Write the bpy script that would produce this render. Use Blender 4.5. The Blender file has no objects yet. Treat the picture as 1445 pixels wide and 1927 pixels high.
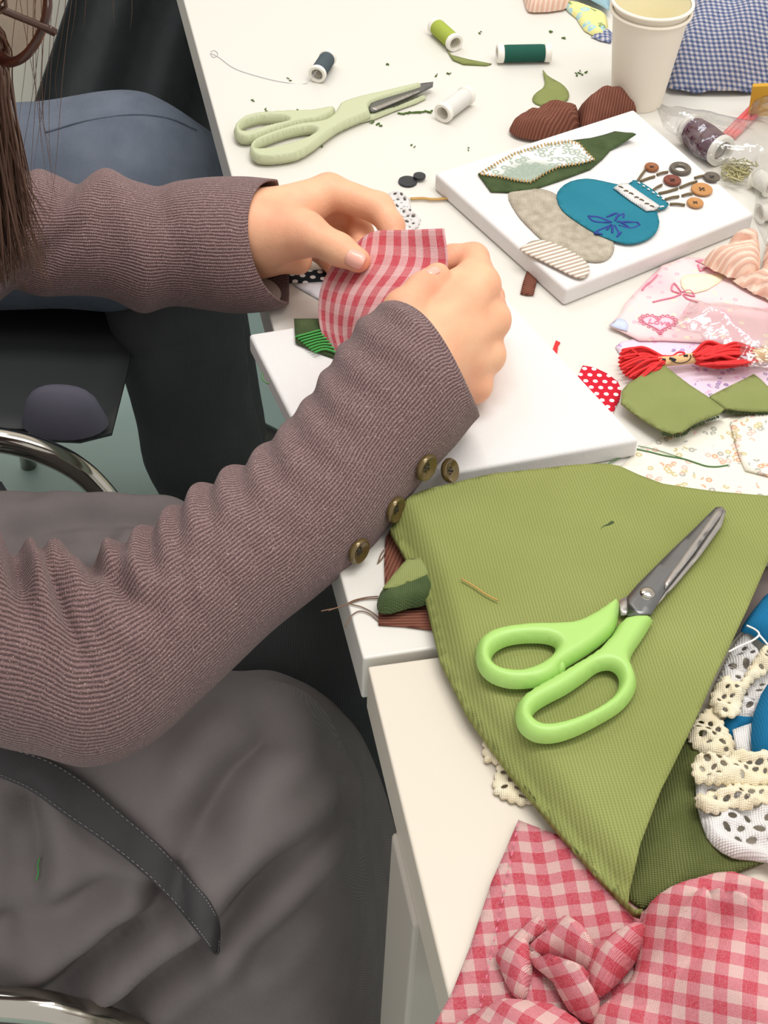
import bpy, bmesh, math, random
import numpy as np
from mathutils import Vector, Matrix
from mathutils.geometry import delaunay_2d_cdt
from mathutils.bvhtree import BVHTree
random.seed(7)
rng = np.random.default_rng(7)
SC = bpy.context.scene
COL = SC.collection
PI = math.pi
# ------------------------------------------------------------------ camera
W, H, FPX = 1445, 1927, 2800.0
PITCH, ROLL = math.radians(45), math.radians(2.5)
CAM = Vector((0, 0, 1.42))
FWD = Vector((0, math.cos(PITCH), -math.sin(PITCH)))
_rt = Vector((1, 0, 0)); _up = _rt.cross(FWD)
RGT = math.cos(ROLL) * _rt + math.sin(ROLL) * _up
UPV = -math.sin(ROLL) * _rt + math.cos(ROLL) * _up
T = 0.74            # height of the table top


def ray(x, y):
    return FWD + RGT * ((x - W / 2) / FPX) - UPV * ((y - H / 2) / FPX)


def D(x, y, d):     # the place seen at a pixel, d metres along the view axis
    return CAM + ray(x, y) * d


def P(x, y, z=T):   # the place seen at a pixel on the level z
    r = ray(x, y)
    return CAM + r * ((z - CAM.z) / r.z)


def depth(v):
    return (v - CAM).dot(FWD)


cd = bpy.data.cameras.new('camera'); cam = bpy.data.objects.new('camera', cd); COL.objects.link(cam)
cam.matrix_world = Matrix(((RGT.x, UPV.x, -FWD.x, CAM.x), (RGT.y, UPV.y, -FWD.y, CAM.y), (RGT.z, UPV.z, -FWD.z, CAM.z), (0, 0, 0, 1)))
cd.sensor_fit = 'VERTICAL'; cd.sensor_height = 24; cd.lens = 24 * FPX / H; cd.clip_start = 0.02
SC.camera = cam


# ------------------------------------------------------------------ materials
def lin(c):
    return tuple(((v / 255) / 12.92 if v <= 10 else (((v / 255) + .055) / 1.055) ** 2.4) for v in c) + (1,)


class NT:
    def __init__(s, name, rough=.6, spec=.3):
        s.m = bpy.data.materials.new(name); s.m.use_nodes = True
        s.t = s.m.node_tree; s.b = s.t.nodes['Principled BSDF']
        s.b.inputs['Roughness'].default_value = rough
        s.b.inputs['Specular IOR Level'].default_value = spec
        s.tc = s.t.nodes.new('ShaderNodeTexCoord'); s._uv = None

    def node(s, kind, **kw):
        n = s.t.nodes.new(kind)
        for k, v in kw.items(): setattr(n, k, v)
        return n

    def link(s, a, b): s.t.links.new(a, b)

    def m_(s, op, a, b=None, c=None):
        n = s.node('ShaderNodeMath', operation=op)
        for i, v in enumerate((a, b, c)):
            if v is None: continue
            if isinstance(v, (int, float)): n.inputs[i].default_value = v
            else: s.link(v, n.inputs[i])
        return n.outputs[0]

    def mix(s, f, a, b):
        n = s.node('ShaderNodeMix', data_type='RGBA')
        for i, v in ((0, f), (6, a), (7, b)):
            if isinstance(v, (int, float, tuple)): n.inputs[i].default_value = v
            else: s.link(v, n.inputs[i])
        return n.outputs[2]

    def uv(s):
        if s._uv is None:
            x = s.node('ShaderNodeSeparateXYZ'); s.link(s.tc.outputs['UV'], x.inputs[0]); s._uv = (x.outputs[0], x.outputs[1])
        return s._uv

    def noise(s, scale, detail=2, coord='Object', rough=.5):
        n = s.node('ShaderNodeTexNoise'); n.inputs['Scale'].default_value = scale; n.inputs['Detail'].default_value = detail
        n.inputs['Roughness'].default_value = rough
        s.link(s.tc.outputs[coord], n.inputs['Vector']); return n.outputs['Fac']

    def ramp(s, f, lo, hi):
        n = s.node('ShaderNodeMapRange'); s.link(f, n.inputs[0]); n.inputs[1].default_value = lo; n.inputs[2].default_value = hi
        return n.outputs[0]

    def color(s, c):
        if isinstance(c, tuple): s.b.inputs['Base Color'].default_value = c
        else: s.link(c, s.b.inputs['Base Color'])

    def bump(s, h, dist=.001, strength=1.0):
        n = s.node('ShaderNodeBump'); n.inputs['Strength'].default_value = strength; n.inputs['Distance'].default_value = dist
        s.link(h, n.inputs['Height']); s.link(n.outputs[0], s.b.inputs['Normal'])


def plain(name, c, rough=.5, metal=0, var=.0, scale=60, spec=.4, coat=0):
    t = NT(name, rough, spec); t.b.inputs['Metallic'].default_value = metal
    if coat: t.b.inputs['Coat Weight'].default_value = coat
    if var:
        k = tuple(v * (1 - var) for v in lin(c)[:3]) + (1,)
        t.color(t.mix(t.noise(scale, 3), k, lin(c)))
    else: t.color(lin(c))
    return t.m


def woven(name, c, c2=None, pitch=.0009, amp=.0003, blot=.12, rough=.95, sheen=0.0, diag=False, fscale=25):
    """plain fabric with thread bump and soft blotches"""
    t = NT(name, rough, .1)
    c2 = c2 or tuple(v * (1 - blot) for v in c)
    u, v = t.uv()
    if diag:
        a = t.m_('ADD', u, t.m_('MULTIPLY', v, .45)); b = t.m_('SUBTRACT', v, t.m_('MULTIPLY', u, .35))
    else: a, b = u, v
    w1 = t.m_('SINE', t.m_('MULTIPLY', a, 2 * PI / pitch)); w2 = t.m_('SINE', t.m_('MULTIPLY', b, 2 * PI / (pitch * .8)))
    h = t.m_('ADD', w1, t.m_('MULTIPLY', w2, .45 if diag else .8))
    n = t.ramp(t.noise(fscale, 4), .3, .7)
    base = t.mix(n, lin(c), lin(c2))
    dk = tuple(x * .80 for x in lin(c2)[:3]) + (1,)
    t.color(t.mix(t.ramp(h, .6, -1.6), base, dk))
    t.bump(t.m_('ADD', h, t.m_('MULTIPLY', t.noise(500, 2), 1.0)), amp * .3)
    t.b.inputs['Sheen Weight'].default_value = sheen
    return t.m


def gingham(name, red, mid, light, c, rot=0.0, seer=0.0, faint=0.0):
    t = NT(name, .95, .1)
    u, v = t.uv()
    su = t.m_('GREATER_THAN', t.m_('FRACT', t.m_('MULTIPLY', u, .5 / c)), .5)
    sv = t.m_('GREATER_THAN', t.m_('FRACT', t.m_('MULTIPLY', v, .5 / c)), .5)
    sm = t.m_('ADD', su, sv)
    a = t.mix(t.m_('GREATER_THAN', sm, .5), lin(light), lin(mid))
    b = t.mix(t.m_('GREATER_THAN', sm, 1.5), a, lin(red))
    if faint: b = t.mix(t.m_('ADD', t.m_('MULTIPLY', su, 1 - faint), t.m_('MULTIPLY', sv, faint)), lin(light), lin(red))
    n = t.noise(900, 2)
    b = t.mix(t.m_('MULTIPLY', t.ramp(n, .35, .75), .18), b, lin((250, 225, 220)))
    t.color(b)
    h = t.m_('ADD', t.m_('SINE', t.m_('MULTIPLY', u, 2 * PI / .0007)), t.m_('SINE', t.m_('MULTIPLY', v, 2 * PI / .0007)))
    if seer:
        h = t.m_('ADD', h, t.m_('MULTIPLY', t.m_('SINE', t.m_('MULTIPLY', u, 2 * PI / (2 * c))), seer))
    t.bump(h, .00015)
    return t.m


def striped(name, c, c2, period, sharp=0.0, amp=.0006, axis=0, rough=.95):
    """corduroy ribs / printed stripes along one uv axis"""
    t = NT(name, rough, .1); w = t.uv()[axis]
    s = t.m_('SINE', t.m_('MULTIPLY', w, 2 * PI / period))
    t.color(t.mix(t.ramp(s, -.3 - sharp, .5), lin(c2), t.mix(t.noise(90, 3), lin(c), tuple(x * .8 for x in lin(c)[:3]) + (1,))))
    t.bump(s, amp * .35)
    return t.m


def dotted(name, c, dot, period, r):
    t = NT(name, .9, .15); u, v = t.uv()
    row = t.m_('FLOOR', t.m_('DIVIDE', v, period))
    sh = t.m_('MULTIPLY', t.m_('FRACT', t.m_('MULTIPLY', row, .5)), 1.0)
    fu = t.m_('SUBTRACT', t.m_('FRACT', t.m_('ADD', t.m_('DIVIDE', u, period), sh)), .5)
    fv = t.m_('SUBTRACT', t.m_('FRACT', t.m_('DIVIDE', v, period)), .5)
    d = t.m_('SQRT', t.m_('ADD', t.m_('MULTIPLY', fu, fu), t.m_('MULTIPLY', fv, fv)))
    t.color(t.mix(t.m_('LESS_THAN', d, r), lin(c), lin(dot)))
    t.bump(t.noise(700, 2), .0002)
    return t.m


def printed(name, base, spots, scale, size, base2=None, density=.55, fine=2.6):
    """cotton with a scattered small print: clustered little blobs in several colours"""
    t = NT(name, .9, .15)
    b = lin(base)
    if base2: b = t.mix(t.ramp(t.noise(16, 1), .44, .58), lin(base), lin(base2))
    for k, c in enumerate(spots):
        mp = t.node('ShaderNodeMapping'); t.link(t.tc.outputs['UV'], mp.inputs[0])
        mp.inputs['Location'].default_value = (.37 * k, .21 * k, 0); mp.inputs['Rotation'].default_value = (0, 0, .7 * k)
        big = t.node('ShaderNodeTexVoronoi', voronoi_dimensions='2D'); big.inputs['Scale'].default_value = scale
        sm = t.node('ShaderNodeTexVoronoi', voronoi_dimensions='2D'); sm.inputs['Scale'].default_value = scale * fine
        t.link(mp.outputs[0], big.inputs['Vector']); t.link(mp.outputs[0], sm.inputs['Vector'])
        f = t.m_('MULTIPLY', t.m_('LESS_THAN', big.outputs['Distance'], density), t.m_('LESS_THAN', sm.outputs['Distance'], size))
        ring = t.m_('GREATER_THAN', sm.outputs['Distance'], size * .45)
        f = t.m_('MULTIPLY', f, t.m_('ADD', t.m_('MULTIPLY', ring, .5), .35))
        b = t.mix(f, b, lin(c))
    t.color(b); t.bump(t.noise(900, 2), .00015)
    return t.m


def knit(name):
    t = NT(name, .95, .08); u, v = t.uv()
    wob = t.m_('MULTIPLY', t.noise(60, 2), .004)
    s = t.m_('SINE', t.m_('MULTIPLY', t.m_('ADD', u, wob), 2 * PI / .0027))
    s2 = t.m_('SINE', t.m_('MULTIPLY', v, 2 * PI / .0018))
    h = t.m_('ADD', s, t.m_('MULTIPLY', s2, .35))
    fl = t.noise(1100, 2, rough=.7)
    c = t.mix(t.ramp(s, -1, .8), lin((88, 69, 70)), lin((142, 116, 115)))
    c = t.mix(t.ramp(fl, .58, .74), c, lin((196, 170, 164)))
    c = t.mix(t.ramp(fl, .42, .28), c, lin((72, 57, 60)))
    t.color(c); t.bump(t.m_('ADD', h, t.m_('MULTIPLY', fl, 1.2)), .00022)
    t.b.inputs['Sheen Weight'].default_value = .15
    return t.m


def skin_mat():
    t = NT('skin', .48, .35)
    n = t.ramp(t.noise(28, 3), .35, .7)
    t.color(t.mix(n, lin((234, 182, 146)), lin((226, 160, 128))))
    t.b.inputs['Subsurface Weight'].default_value = .12
    t.b.inputs['Subsurface Radius'].default_value = (.012, .004, .002)
    t.b.inputs['Subsurface Scale'].default_value = .6
    t.bump(t.noise(420, 3), .0002)
    return t.m


def clear_plastic(name='clear_film', gloss=.05):
    m = bpy.data.materials.new(name); m.use_nodes = True; nt = m.node_tree; nt.nodes.clear()
    o = nt.nodes.new('ShaderNodeOutputMaterial'); mx = nt.nodes.new('ShaderNodeMixShader')
    tr = nt.nodes.new('ShaderNodeBsdfTransparent'); tr.inputs[0].default_value = (.95, .95, .95, 1)
    gl = nt.nodes.new('ShaderNodeBsdfGlossy'); gl.inputs['Roughness'].default_value = .1
    lw = nt.nodes.new('ShaderNodeLayerWeight'); lw.inputs[0].default_value = .25
    ma = nt.nodes.new('ShaderNodeMath'); ma.operation = 'MULTIPLY_ADD'; ma.inputs[1].default_value = .3; ma.inputs[2].default_value = gloss
    nz = nt.nodes.new('ShaderNodeTexNoise'); nz.inputs['Scale'].default_value = 55; nz.inputs['Detail'].default_value = 3
    tc = nt.nodes.new('ShaderNodeTexCoord'); bp = nt.nodes.new('ShaderNodeBump'); bp.inputs['Distance'].default_value = .0025
    L = nt.links.new
    L(tc.outputs['Object'], nz.inputs['Vector']); L(nz.outputs[0], bp.inputs['Height']); L(bp.outputs[0], gl.inputs['Normal'])
    L(lw.outputs['Facing'], ma.inputs[0]); L(ma.outputs[0], mx.inputs[0]); L(tr.outputs[0], mx.inputs[1]); L(gl.outputs[0], mx.inputs[2])
    L(mx.outputs[0], o.inputs[0])
    return m


M = dict(
    table=plain('white_laminate', (220, 217, 209), .35, var=.03, scale=6),
    table2=plain('cream_laminate', (217, 208, 193), .35, var=.04, scale=6),
    edge=plain('laminate_edge', (190, 183, 172), .5),
    leg=plain('painted_steel', (186, 178, 168), .45),
    canvas=woven('primed_canvas', (236, 233, 231), blot=.015, pitch=.0011, amp=.00012),
    skin=skin_mat(), nail=plain('nail', (236, 178, 160), .22, spec=.5),
    knit=knit('brown_heather_rib_knit'),
    apron=woven('grey_twill', (132, 124, 124), (120, 113, 113), pitch=.0012, amp=.00012, diag=True),
    jeans=woven('dark_denim', (120, 128, 142), (100, 108, 122), pitch=.0014, amp=.0002),
    black=woven('black_cloth', (80, 82, 84), (72, 74, 76), pitch=.002, amp=.0002),
    blackp=plain('black_plastic', (60, 62, 63), .35),
    chrome=plain('chrome', (190, 185, 175), .12, 1),
    steel=plain('brushed_steel', (128, 128, 128), .33, .85, var=.15, scale=120),
    steel2=plain('ground_steel', (188, 182, 176), .3, .7, var=.3, scale=160),
    lime=plain('lime_plastic', (164, 206, 110), .38, spec=.45),
    sage=plain('sage_plastic', (190, 196, 160), .45),
    olive=woven('olive_cotton', (150, 157, 96), (136, 143, 82), pitch=.0021, amp=.00022, diag=True, fscale=10),
    olive2=woven('olive_scrap', (146, 154, 98), (136, 144, 88), pitch=.0012, amp=.00015),
    velvet=woven('green_velvet', (118, 124, 74), (84, 92, 50), pitch=.0016, amp=.0006, sheen=.05, fscale=40),
    velvet2=woven('dark_green_velvet', (92, 108, 70), (66, 82, 50), pitch=.0012, amp=.0004, sheen=.05, fscale=60),
    pink=gingham('pink_gingham', (218, 84, 102), (230, 140, 150), (240, 198, 192), .0065),
    pinkh=gingham('pink_gingham_light', (224, 82, 98), (236, 150, 158), (246, 194, 194), .0055, faint=.24),
    blue=gingham('blue_gingham', (76, 100, 150), (150, 162, 196), (236, 230, 234), .0024, seer=3),
    teal=woven('teal_felt', (54, 134, 152), (44, 122, 142), pitch=.0009, amp=.0001),
    bluefab=woven('blue_cotton', (36, 116, 160), (28, 104, 148), pitch=.0012, amp=.0001),
    linen=woven('linen', (212, 202, 184), (168, 158, 140), pitch=.0012, amp=.0003, fscale=130),
    cordo=striped('brown_corduroy', (140, 92, 76), (108, 66, 54), .0024),
    peachc=striped('peach_corduroy', (246, 218, 198), (222, 180, 160), .0045, amp=.001),
    cream_stripe=striped('striped_cotton', (240, 232, 220), (176, 156, 140), .0042, sharp=.2, amp=.0001),
    reddot=dotted('red_polka_cotton', (200, 34, 52), (248, 240, 240), .0068, .26),
    blackdot=dotted('black_polka_ribbon', (40, 44, 50), (240, 240, 238), .008, .27),
    floral=printed('rosy_print', (234, 208, 208), [(238, 170, 184), (244, 230, 196)], 40, .2, base2=(234, 192, 197), density=.35),
    lilac=printed('lilac_print', (226, 206, 222), [(160, 124, 186), (226, 160, 196), (140, 120, 160)], 52, .22, density=.3),
    ivory=printed('ivory_print', (232, 227, 213), [(214, 152, 116), (160, 160, 152), (230, 180, 170), (196, 180, 130)], 44, .26, density=.26),
    yellowf=printed('yellow_print', (226, 220, 150), [(90, 130, 90), (150, 200, 220)], 30, .3),
    sky=woven('sky_cotton', (176, 214, 226), blot=.06),
    patch=printed('sage_patch', (238, 236, 232), [(150, 164, 150)], 60, .5, base2=(160, 172, 158)),
    lace=woven('cream_lace', (248, 240, 218), (240, 226, 192), pitch=.0011, amp=.0003, fscale=90),
    wlace=woven('white_lace', (240, 238, 236), (226, 222, 220), pitch=.0014, amp=.0004),
    paper=plain('paper', (238, 230, 214), .6),
    cupi=plain('cup_lining', (246, 238, 206), .4),
    white=plain('white_plastic', (240, 236, 226), .4),
    thwhite=striped('white_thread', (248, 246, 240), (214, 210, 204), .0011, amp=.0003, axis=1),
    thslate=striped('slate_thread', (98, 108, 114), (70, 80, 86), .0009, amp=.0002, axis=1),
    thlime=striped('lime_thread', (186, 200, 96), (150, 166, 66), .0009, amp=.0002, axis=1),
    thgreen=striped('bottle_green_thread', (52, 106, 92), (36, 80, 68), .0009, amp=.0002, axis=1),
    thpurple=striped('plum_thread', (110, 62, 84), (80, 42, 60), .0009, amp=.0002, axis=1),
    red=plain('red_floss', (232, 50, 52), .75, var=.2, scale=300),
    kraft=plain('kraft_paper', (222, 180, 128), .7),
    ink=plain('black_ink', (44, 44, 46), .6),
    greenth=plain('green_thread', (70, 160, 74), .7), greenth2=plain('dull_green_thread', (90, 130, 80), .8),
    blueth=plain('navy_thread', (40, 62, 140), .7), whiteth=plain('white_strand', (240, 238, 230), .8), brownth=plain('brown_thread', (120, 92, 74), .8),
    stem=plain('stem_thread', (110, 96, 70), .8), gold=plain('gold_thread', (190, 150, 84), .7),
    wood1=plain('brown_button', (158, 98, 60), .4, var=.25, scale=200), wood2=plain('tan_button', (196, 140, 84), .4, var=.15, scale=200),
    greyb=plain('grey_shell_button', (112, 102, 90), .3, var=.5, scale=260), redb=plain('redbrown_button', (132, 70, 54), .35, var=.3, scale=200),
    horn=plain('horn_button', (128, 108, 66), .2, .35, var=.5, scale=90, spec=.6),
    disc=plain('black_disc', (48, 50, 54), .4), mustard=plain('mustard_card', (206, 156, 46), .7), pinks=plain('coral_plastic', (232, 110, 110), .4),
    hair=plain('dark_brown_hair', (112, 82, 68), .4, var=.65, scale=40, spec=.5),
    tortoise=plain('tortoise_acetate', (74, 44, 36), .16, var=.5, scale=60, spec=.45),
    film=clear_plastic(), lens=clear_plastic('tinted_lens', .06),
    floor=plain('teal_floor', (186, 212, 207), .4, var=.08, scale=5), wall=plain('cream_wall', (232, 224, 212), .8),
    lint=plain('green_lint', (86, 112, 52), .9), pinkprint=plain('rose_print', (226, 132, 156), .9), pinkfill=plain('pale_rose_print', (246, 196, 208), .9),
    bluep=plain('pale_blue_print', (198, 208, 232), .9), yel=plain('cream_print', (248, 234, 200), .9), shirt=woven('charcoal_shirt', (50, 52, 58)),
    mauve=plain('mauve_cloth', (92, 90, 104), .8), olivestrap=plain('olive_strap', (64, 58, 40), .8),
)
M['lens'].node_tree.nodes['Transparent BSDF'].inputs[0].default_value = (.72, .6, .54, 1)

# ------------------------------------------------------------------ object helpers
WL = {}             # world place of every object's origin


def link_mesh(name, verts, faces, mat, parent=None, uvs=None, smooth=True, base=None, mats=None, fmat=None):
    verts = np.asarray([tuple(v) for v in verts], float)
    lo, hi = verts.min(0), verts.max(0)
    org = Vector(((lo[0] + hi[0]) / 2, (lo[1] + hi[1]) / 2, lo[2])) if base is None else Vector(base)
    me = bpy.data.meshes.new(name)
    me.from_pydata([tuple(v) for v in verts - np.array(org)], [], faces)
    me.materials.append(mat)
    for x in mats or []: me.materials.append(x)
    if fmat is not None: me.polygons.foreach_set('material_index', fmat)
    if smooth: me.polygons.foreach_set('use_smooth', [True] * len(me.polygons))
    if uvs is not None:
        lay = me.uv_layers.new(name='UVMap')
        li = np.zeros(len(me.loops), int); me.loops.foreach_get('vertex_index', li)
        lay.data.foreach_set('uv', np.asarray(uvs, float)[li].ravel())
    me.update()
    o = bpy.data.objects.new(name, me); COL.objects.link(o)
    place(o, org, parent)
    return o


def place(o, org, parent=None):
    WL[o.name] = Vector(org)
    if parent is not None:
        o.parent = parent; o.location = Vector(org) - WL[parent.name]
    else: o.location = org


def empty(name, org):
    o = bpy.data.objects.new(name, None); COL.objects.link(o); place(o, org); o.empty_display_size = .02
    return o


def tag(o, label, cat=None, group=None, kind=None):
    if label: o['label'] = label
    if cat: o['category'] = cat
    if group: o['group'] = group
    if kind: o['kind'] = kind
    return o


def part(o, label): o['label'] = label; return o


def sharp(o, ang=35):
    bm = bmesh.new(); bm.from_mesh(o.data)
    for e in bm.edges:
        if len(e.link_faces) == 2 and e.calc_face_angle(0) > math.radians(ang): e.smooth = False
    bm.to_mesh(o.data); bm.free(); return o


def catmull(pts, n, closed=False):
    pts = [np.asarray(p, float) for p in pts]; out = []; L = len(pts)
    rngk = range(L) if closed else range(L - 1)
    for i in rngk:
        if closed: a, b, c, d = (pts[(i + k) % L] for k in (-1, 0, 1, 2))
        else:
            b, c = pts[i], pts[i + 1]; a = pts[i - 1] if i else 2 * b - c; d = pts[i + 2] if i + 2 < L else 2 * c - b
        for t in np.arange(n) / n:
            out.append(.5 * ((2 * b) + (-a + c) * t + (2 * a - 5 * b + 4 * c - d) * t * t + (-a + 3 * b - 3 * c + d) * t ** 3))
    if not closed: out.append(pts[-1])
    return out


def tube_data(pts, rad, seg=8, caps=True, flat=1.0, up=None):
    """swept tube; rad a number or list; flat scales it along the frame's second axis"""
    pts = [Vector(p) for p in pts]; n = len(pts)
    rad = [rad] * n if isinstance(rad, (int, float)) else list(rad)
    vs, fs, uv = [], [], []
    tans = [(pts[min(i + 1, n - 1)] - pts[max(i - 1, 0)]).normalized() for i in range(n)]
    a = Vector(up) if up is not None else (Vector((0, 0, 1)) if abs(tans[0].z) < .9 else Vector((1, 0, 0)))
    s = 0
    for i in range(n):
        t = tans[i]; a = (a - t * a.dot(t)).normalized(); b = t.cross(a)
        if i: s += (pts[i] - pts[i - 1]).length
        for k in range(seg):
            th = 2 * PI * k / seg
            vs.append(pts[i] + b * (math.cos(th) * rad[i]) + a * (math.sin(th) * rad[i] * flat)); uv.append((rad[i] * th, s))
        if i:
            for k in range(seg):
                k2 = (k + 1) % seg; fs.append(((i - 1) * seg + k, (i - 1) * seg + k2, i * seg + k2, i * seg + k))
    if caps:
        fs.append(tuple(range(seg))[::-1]); fs.append(tuple((n - 1) * seg + k for k in range(seg)))
    return vs, fs, uv


def tube(name, pts, rad, mat, parent=None, seg=8, smooth_n=0, **kw):
    if smooth_n:
        if not isinstance(rad, (int, float)):
            q = catmull([tuple(p) + (r,) for p, r in zip(pts, rad)], smooth_n); rad = [max(v[3], 1e-5) for v in q]; pts = [v[:3] for v in q]
        else: pts = catmull([tuple(p) for p in pts], smooth_n)
    vs, fs, uv = tube_data(pts, rad, seg, **kw)
    return link_mesh(name, vs, fs, mat, parent, uv)


class MB:           # several shapes in ONE mesh
    def __init__(s): s.v, s.f, s.u = [], [], []

    def add(s, vs, fs, uv=None):
        k = len(s.v); s.v += [Vector(v) for v in vs]; s.f += [tuple(i + k for i in f) for f in fs]
        s.u += list(uv) if uv is not None else [(v[0], v[1]) for v in vs]; return s

    def tube(s, pts, rad, seg=6, smooth_n=0, **kw):
        if smooth_n: pts = catmull([tuple(p) for p in pts], smooth_n)
        if not isinstance(rad, (int, float)) and len(rad) != len(pts):
            rad = list(np.interp(np.linspace(0, 1, len(pts)), np.linspace(0, 1, len(rad)), rad))
        return s.add(*tube_data(pts, rad, seg, **kw))

    def build(s, name, mat, parent=None, smooth=True): return link_mesh(name, s.v, s.f, mat, parent, s.u, smooth)


def frame_of(axis, hint=(0, 0, 1)):
    z = Vector(axis).normalized(); h = Vector(hint)
    if abs(z.dot(h)) > .98: h = Vector((1, 0, 0))
    x = (h - z * h.dot(z)).normalized(); return x, z.cross(x), z


def lathe_data(prof, org, axis=(0, 0, 1), seg=32):
    """prof: (radius, height) pairs; closed where the radius is 0"""
    x, y, z = frame_of(axis); vs, fs, uv = [], [], []; org = Vector(org); s = 0
    for i, (r, h) in enumerate(prof):
        if i: s += math.hypot(r - prof[i - 1][0], h - prof[i - 1][1])
        for k in range(seg):
            th = 2 * PI * k / seg; vs.append(org + z * h + (x * math.cos(th) + y * math.sin(th)) * max(r, 1e-5)); uv.append((r * th, s))
        if i:
            for k in range(seg):
                k2 = (k + 1) % seg; fs.append(((i - 1) * seg + k, (i - 1) * seg + k2, i * seg + k2, i * seg + k))
    return vs, fs, uv


def lathe(name, prof, org, axis, mat, parent=None, seg=32):
    vs, fs, uv = lathe_data(prof, org, axis, seg); return sharp(link_mesh(name, vs, fs, mat, parent, uv), 50)


def box_data(c, u, v, w):
    c, u, v, w = map(Vector, (c, u, v, w)); vs = [c + u * a + v * b + w * d for a in (-1, 1) for b in (-1, 1) for d in (-1, 1)]
    return vs, [(0, 1, 3, 2), (4, 6, 7, 5), (0, 4, 5, 1), (2, 3, 7, 6), (0, 2, 6, 4), (1, 5, 7, 3)]


def bevel(o, w, seg=3):
    b = o.modifiers.new('bevel', 'BEVEL'); b.width = w; b.segments = seg; b.limit_method = 'ANGLE'; b.angle_limit = math.radians(40)
    return o


def box(name, c, u, v, w, mat, parent=None, bev=0):
    vs, fs = box_data(c, u, v, w); o = link_mesh(name, vs, fs, mat, parent, smooth=False)
    return bevel(o, bev) if bev else o


def inside(px, poly):
    x, y = px[:, 0], px[:, 1]; c = np.zeros(len(px), bool); n = len(poly); j = n - 1
    for i in range(n):
        xi, yi = poly[i]; xj, yj = poly[j]
        m = ((yi > y) != (yj > y)) & (x < (xj - xi) * (y - yi) / ((yj - yi) or 1e-12) + xi); c ^= m; j = i
    return c


def seg_dist(px, poly, closed=True):
    d = np.full(len(px), 1e9); n = len(poly)
    for i in range(n if closed else n - 1):
        a = np.asarray(poly[i], float); b = np.asarray(poly[(i + 1) % n], float); ab = b - a
        t = np.clip(((px - a) @ ab) / max(ab @ ab, 1e-12), 0, 1)
        d = np.minimum(d, np.linalg.norm(px - a - t[:, None] * ab, axis=1))
    return d


def resample(poly, step):
    out = []; n = len(poly)
    for i in range(n):
        a = np.asarray(poly[i], float)[:2]; b = np.asarray(poly[(i + 1) % n], float)[:2]; k = max(1, int(np.linalg.norm(b - a) / step + .5))
        out += [tuple(a + (b - a) * t / k) for t in range(k)]
    return out


def fill(outline, holes, res):
    """triangulated 2D region: vertices (boundary first) and faces, plus the boundary loops"""
    loops = [resample(outline, res)] + [resample(h, res * .8) for h in holes]
    pts, edges, idx = [], [], []
    for lp in loops:
        k = len(pts); n = len(lp); pts += lp; edges += [(k + i, k + (i + 1) % n) for i in range(n)]; idx.append(list(range(k, k + n)))
    arr = np.array(pts); lo, hi = arr.min(0), arr.max(0)
    gx, gy = np.meshgrid(np.arange(lo[0], hi[0], res), np.arange(lo[1], hi[1], res * .87))
    gx[1::2] += res / 2; g = np.stack([gx.ravel(), gy.ravel()], 1)
    ok = inside(g, loops[0])
    for h in loops[1:]: ok &= ~inside(g, h)
    for lp in loops: ok &= seg_dist(g, lp) > res * .45
    g = g[ok]
    allp = [Vector(p) for p in pts] + [Vector(p) for p in g]
    v2, _, f2, ov, _, _ = delaunay_2d_cdt(allp, edges, [], 0, 1e-7)
    v2 = np.array([tuple(v) for v in v2]); cen = np.array([v2[list(f)].mean(0) for f in f2])
    ok = inside(cen, loops[0])
    for h in loops[1:]: ok &= ~inside(cen, h)
    f2 = [tuple(f) for f, k in zip(f2, ok) if k]
    back = {}
    for i, o in enumerate(ov):
        for q in o: back[q] = i
    return v2, f2, [[back[i] for i in l] for l in idx], loops


def shell(name, outline, mat, z0, top, bottom=None, holes=(), res=.006, parent=None, uvrot=0.0, smooth_n=0, base=None, hole_n=0, sharp_ang=None, uvfn=None):
    """solid sheet: top(xy, dist)->z above z0, bottom likewise; outline in world xy"""
    ol = [tuple(p)[:2] for p in outline]
    if smooth_n: ol = [tuple(p) for p in catmull(ol, smooth_n, True)]
    hs = [[tuple(p)[:2] for p in h] for h in holes]
    if hole_n: hs = [[tuple(p) for p in catmull(h, hole_n, True)] for h in hs]
    v, f, loops, lp = fill(ol, hs, res)
    d = np.min([seg_dist(v, l) for l in lp], axis=0)
    zt = z0 + np.asarray(top(v, d)) * np.ones(len(v)); zb = z0 + (np.asarray(bottom(v, d)) * np.ones(len(v)) if bottom else np.zeros(len(v)))
    n = len(v)
    V = np.concatenate([np.c_[v, zt], np.c_[v, zb]])
    # make the faces point up
    F = []
    for q in f:
        a, b, c = (v[i] for i in q[:3])
        if (b[0] - a[0]) * (c[1] - a[1]) - (b[1] - a[1]) * (c[0] - a[0]) < 0: q = q[::-1]
        F.append(q); F.append(tuple(i + n for i in q[::-1]))
    for l in loops:
        m = len(l)
        for i in range(m):
            a, b = l[i], l[(i + 1) % m]; F.append((a, a + n, b + n, b))
    c_, s_ = math.cos(uvrot), math.sin(uvrot)
    uv = np.c_[v[:, 0] * c_ - v[:, 1] * s_, v[:, 0] * s_ + v[:, 1] * c_]
    if uvfn is not None: uv = uvfn(v, zt)
    o = link_mesh(name, V, F, mat, parent, np.concatenate([uv, uv]), base=base)
    bm = bmesh.new(); bm.from_mesh(o.data); bmesh.ops.recalc_face_normals(bm, faces=bm.faces); bm.to_mesh(o.data); bm.free()
    return sharp(o, sharp_ang) if sharp_ang else o


def wav(v, amp, sc, ph=0):
    return amp * (np.sin(v[:, 0] * sc + ph) * np.cos(v[:, 1] * sc * .8 + 1.3 * ph) + .5 * np.sin(v[:, 0] * sc * 1.9 - v[:, 1] * sc * 1.3 + ph))


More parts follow.
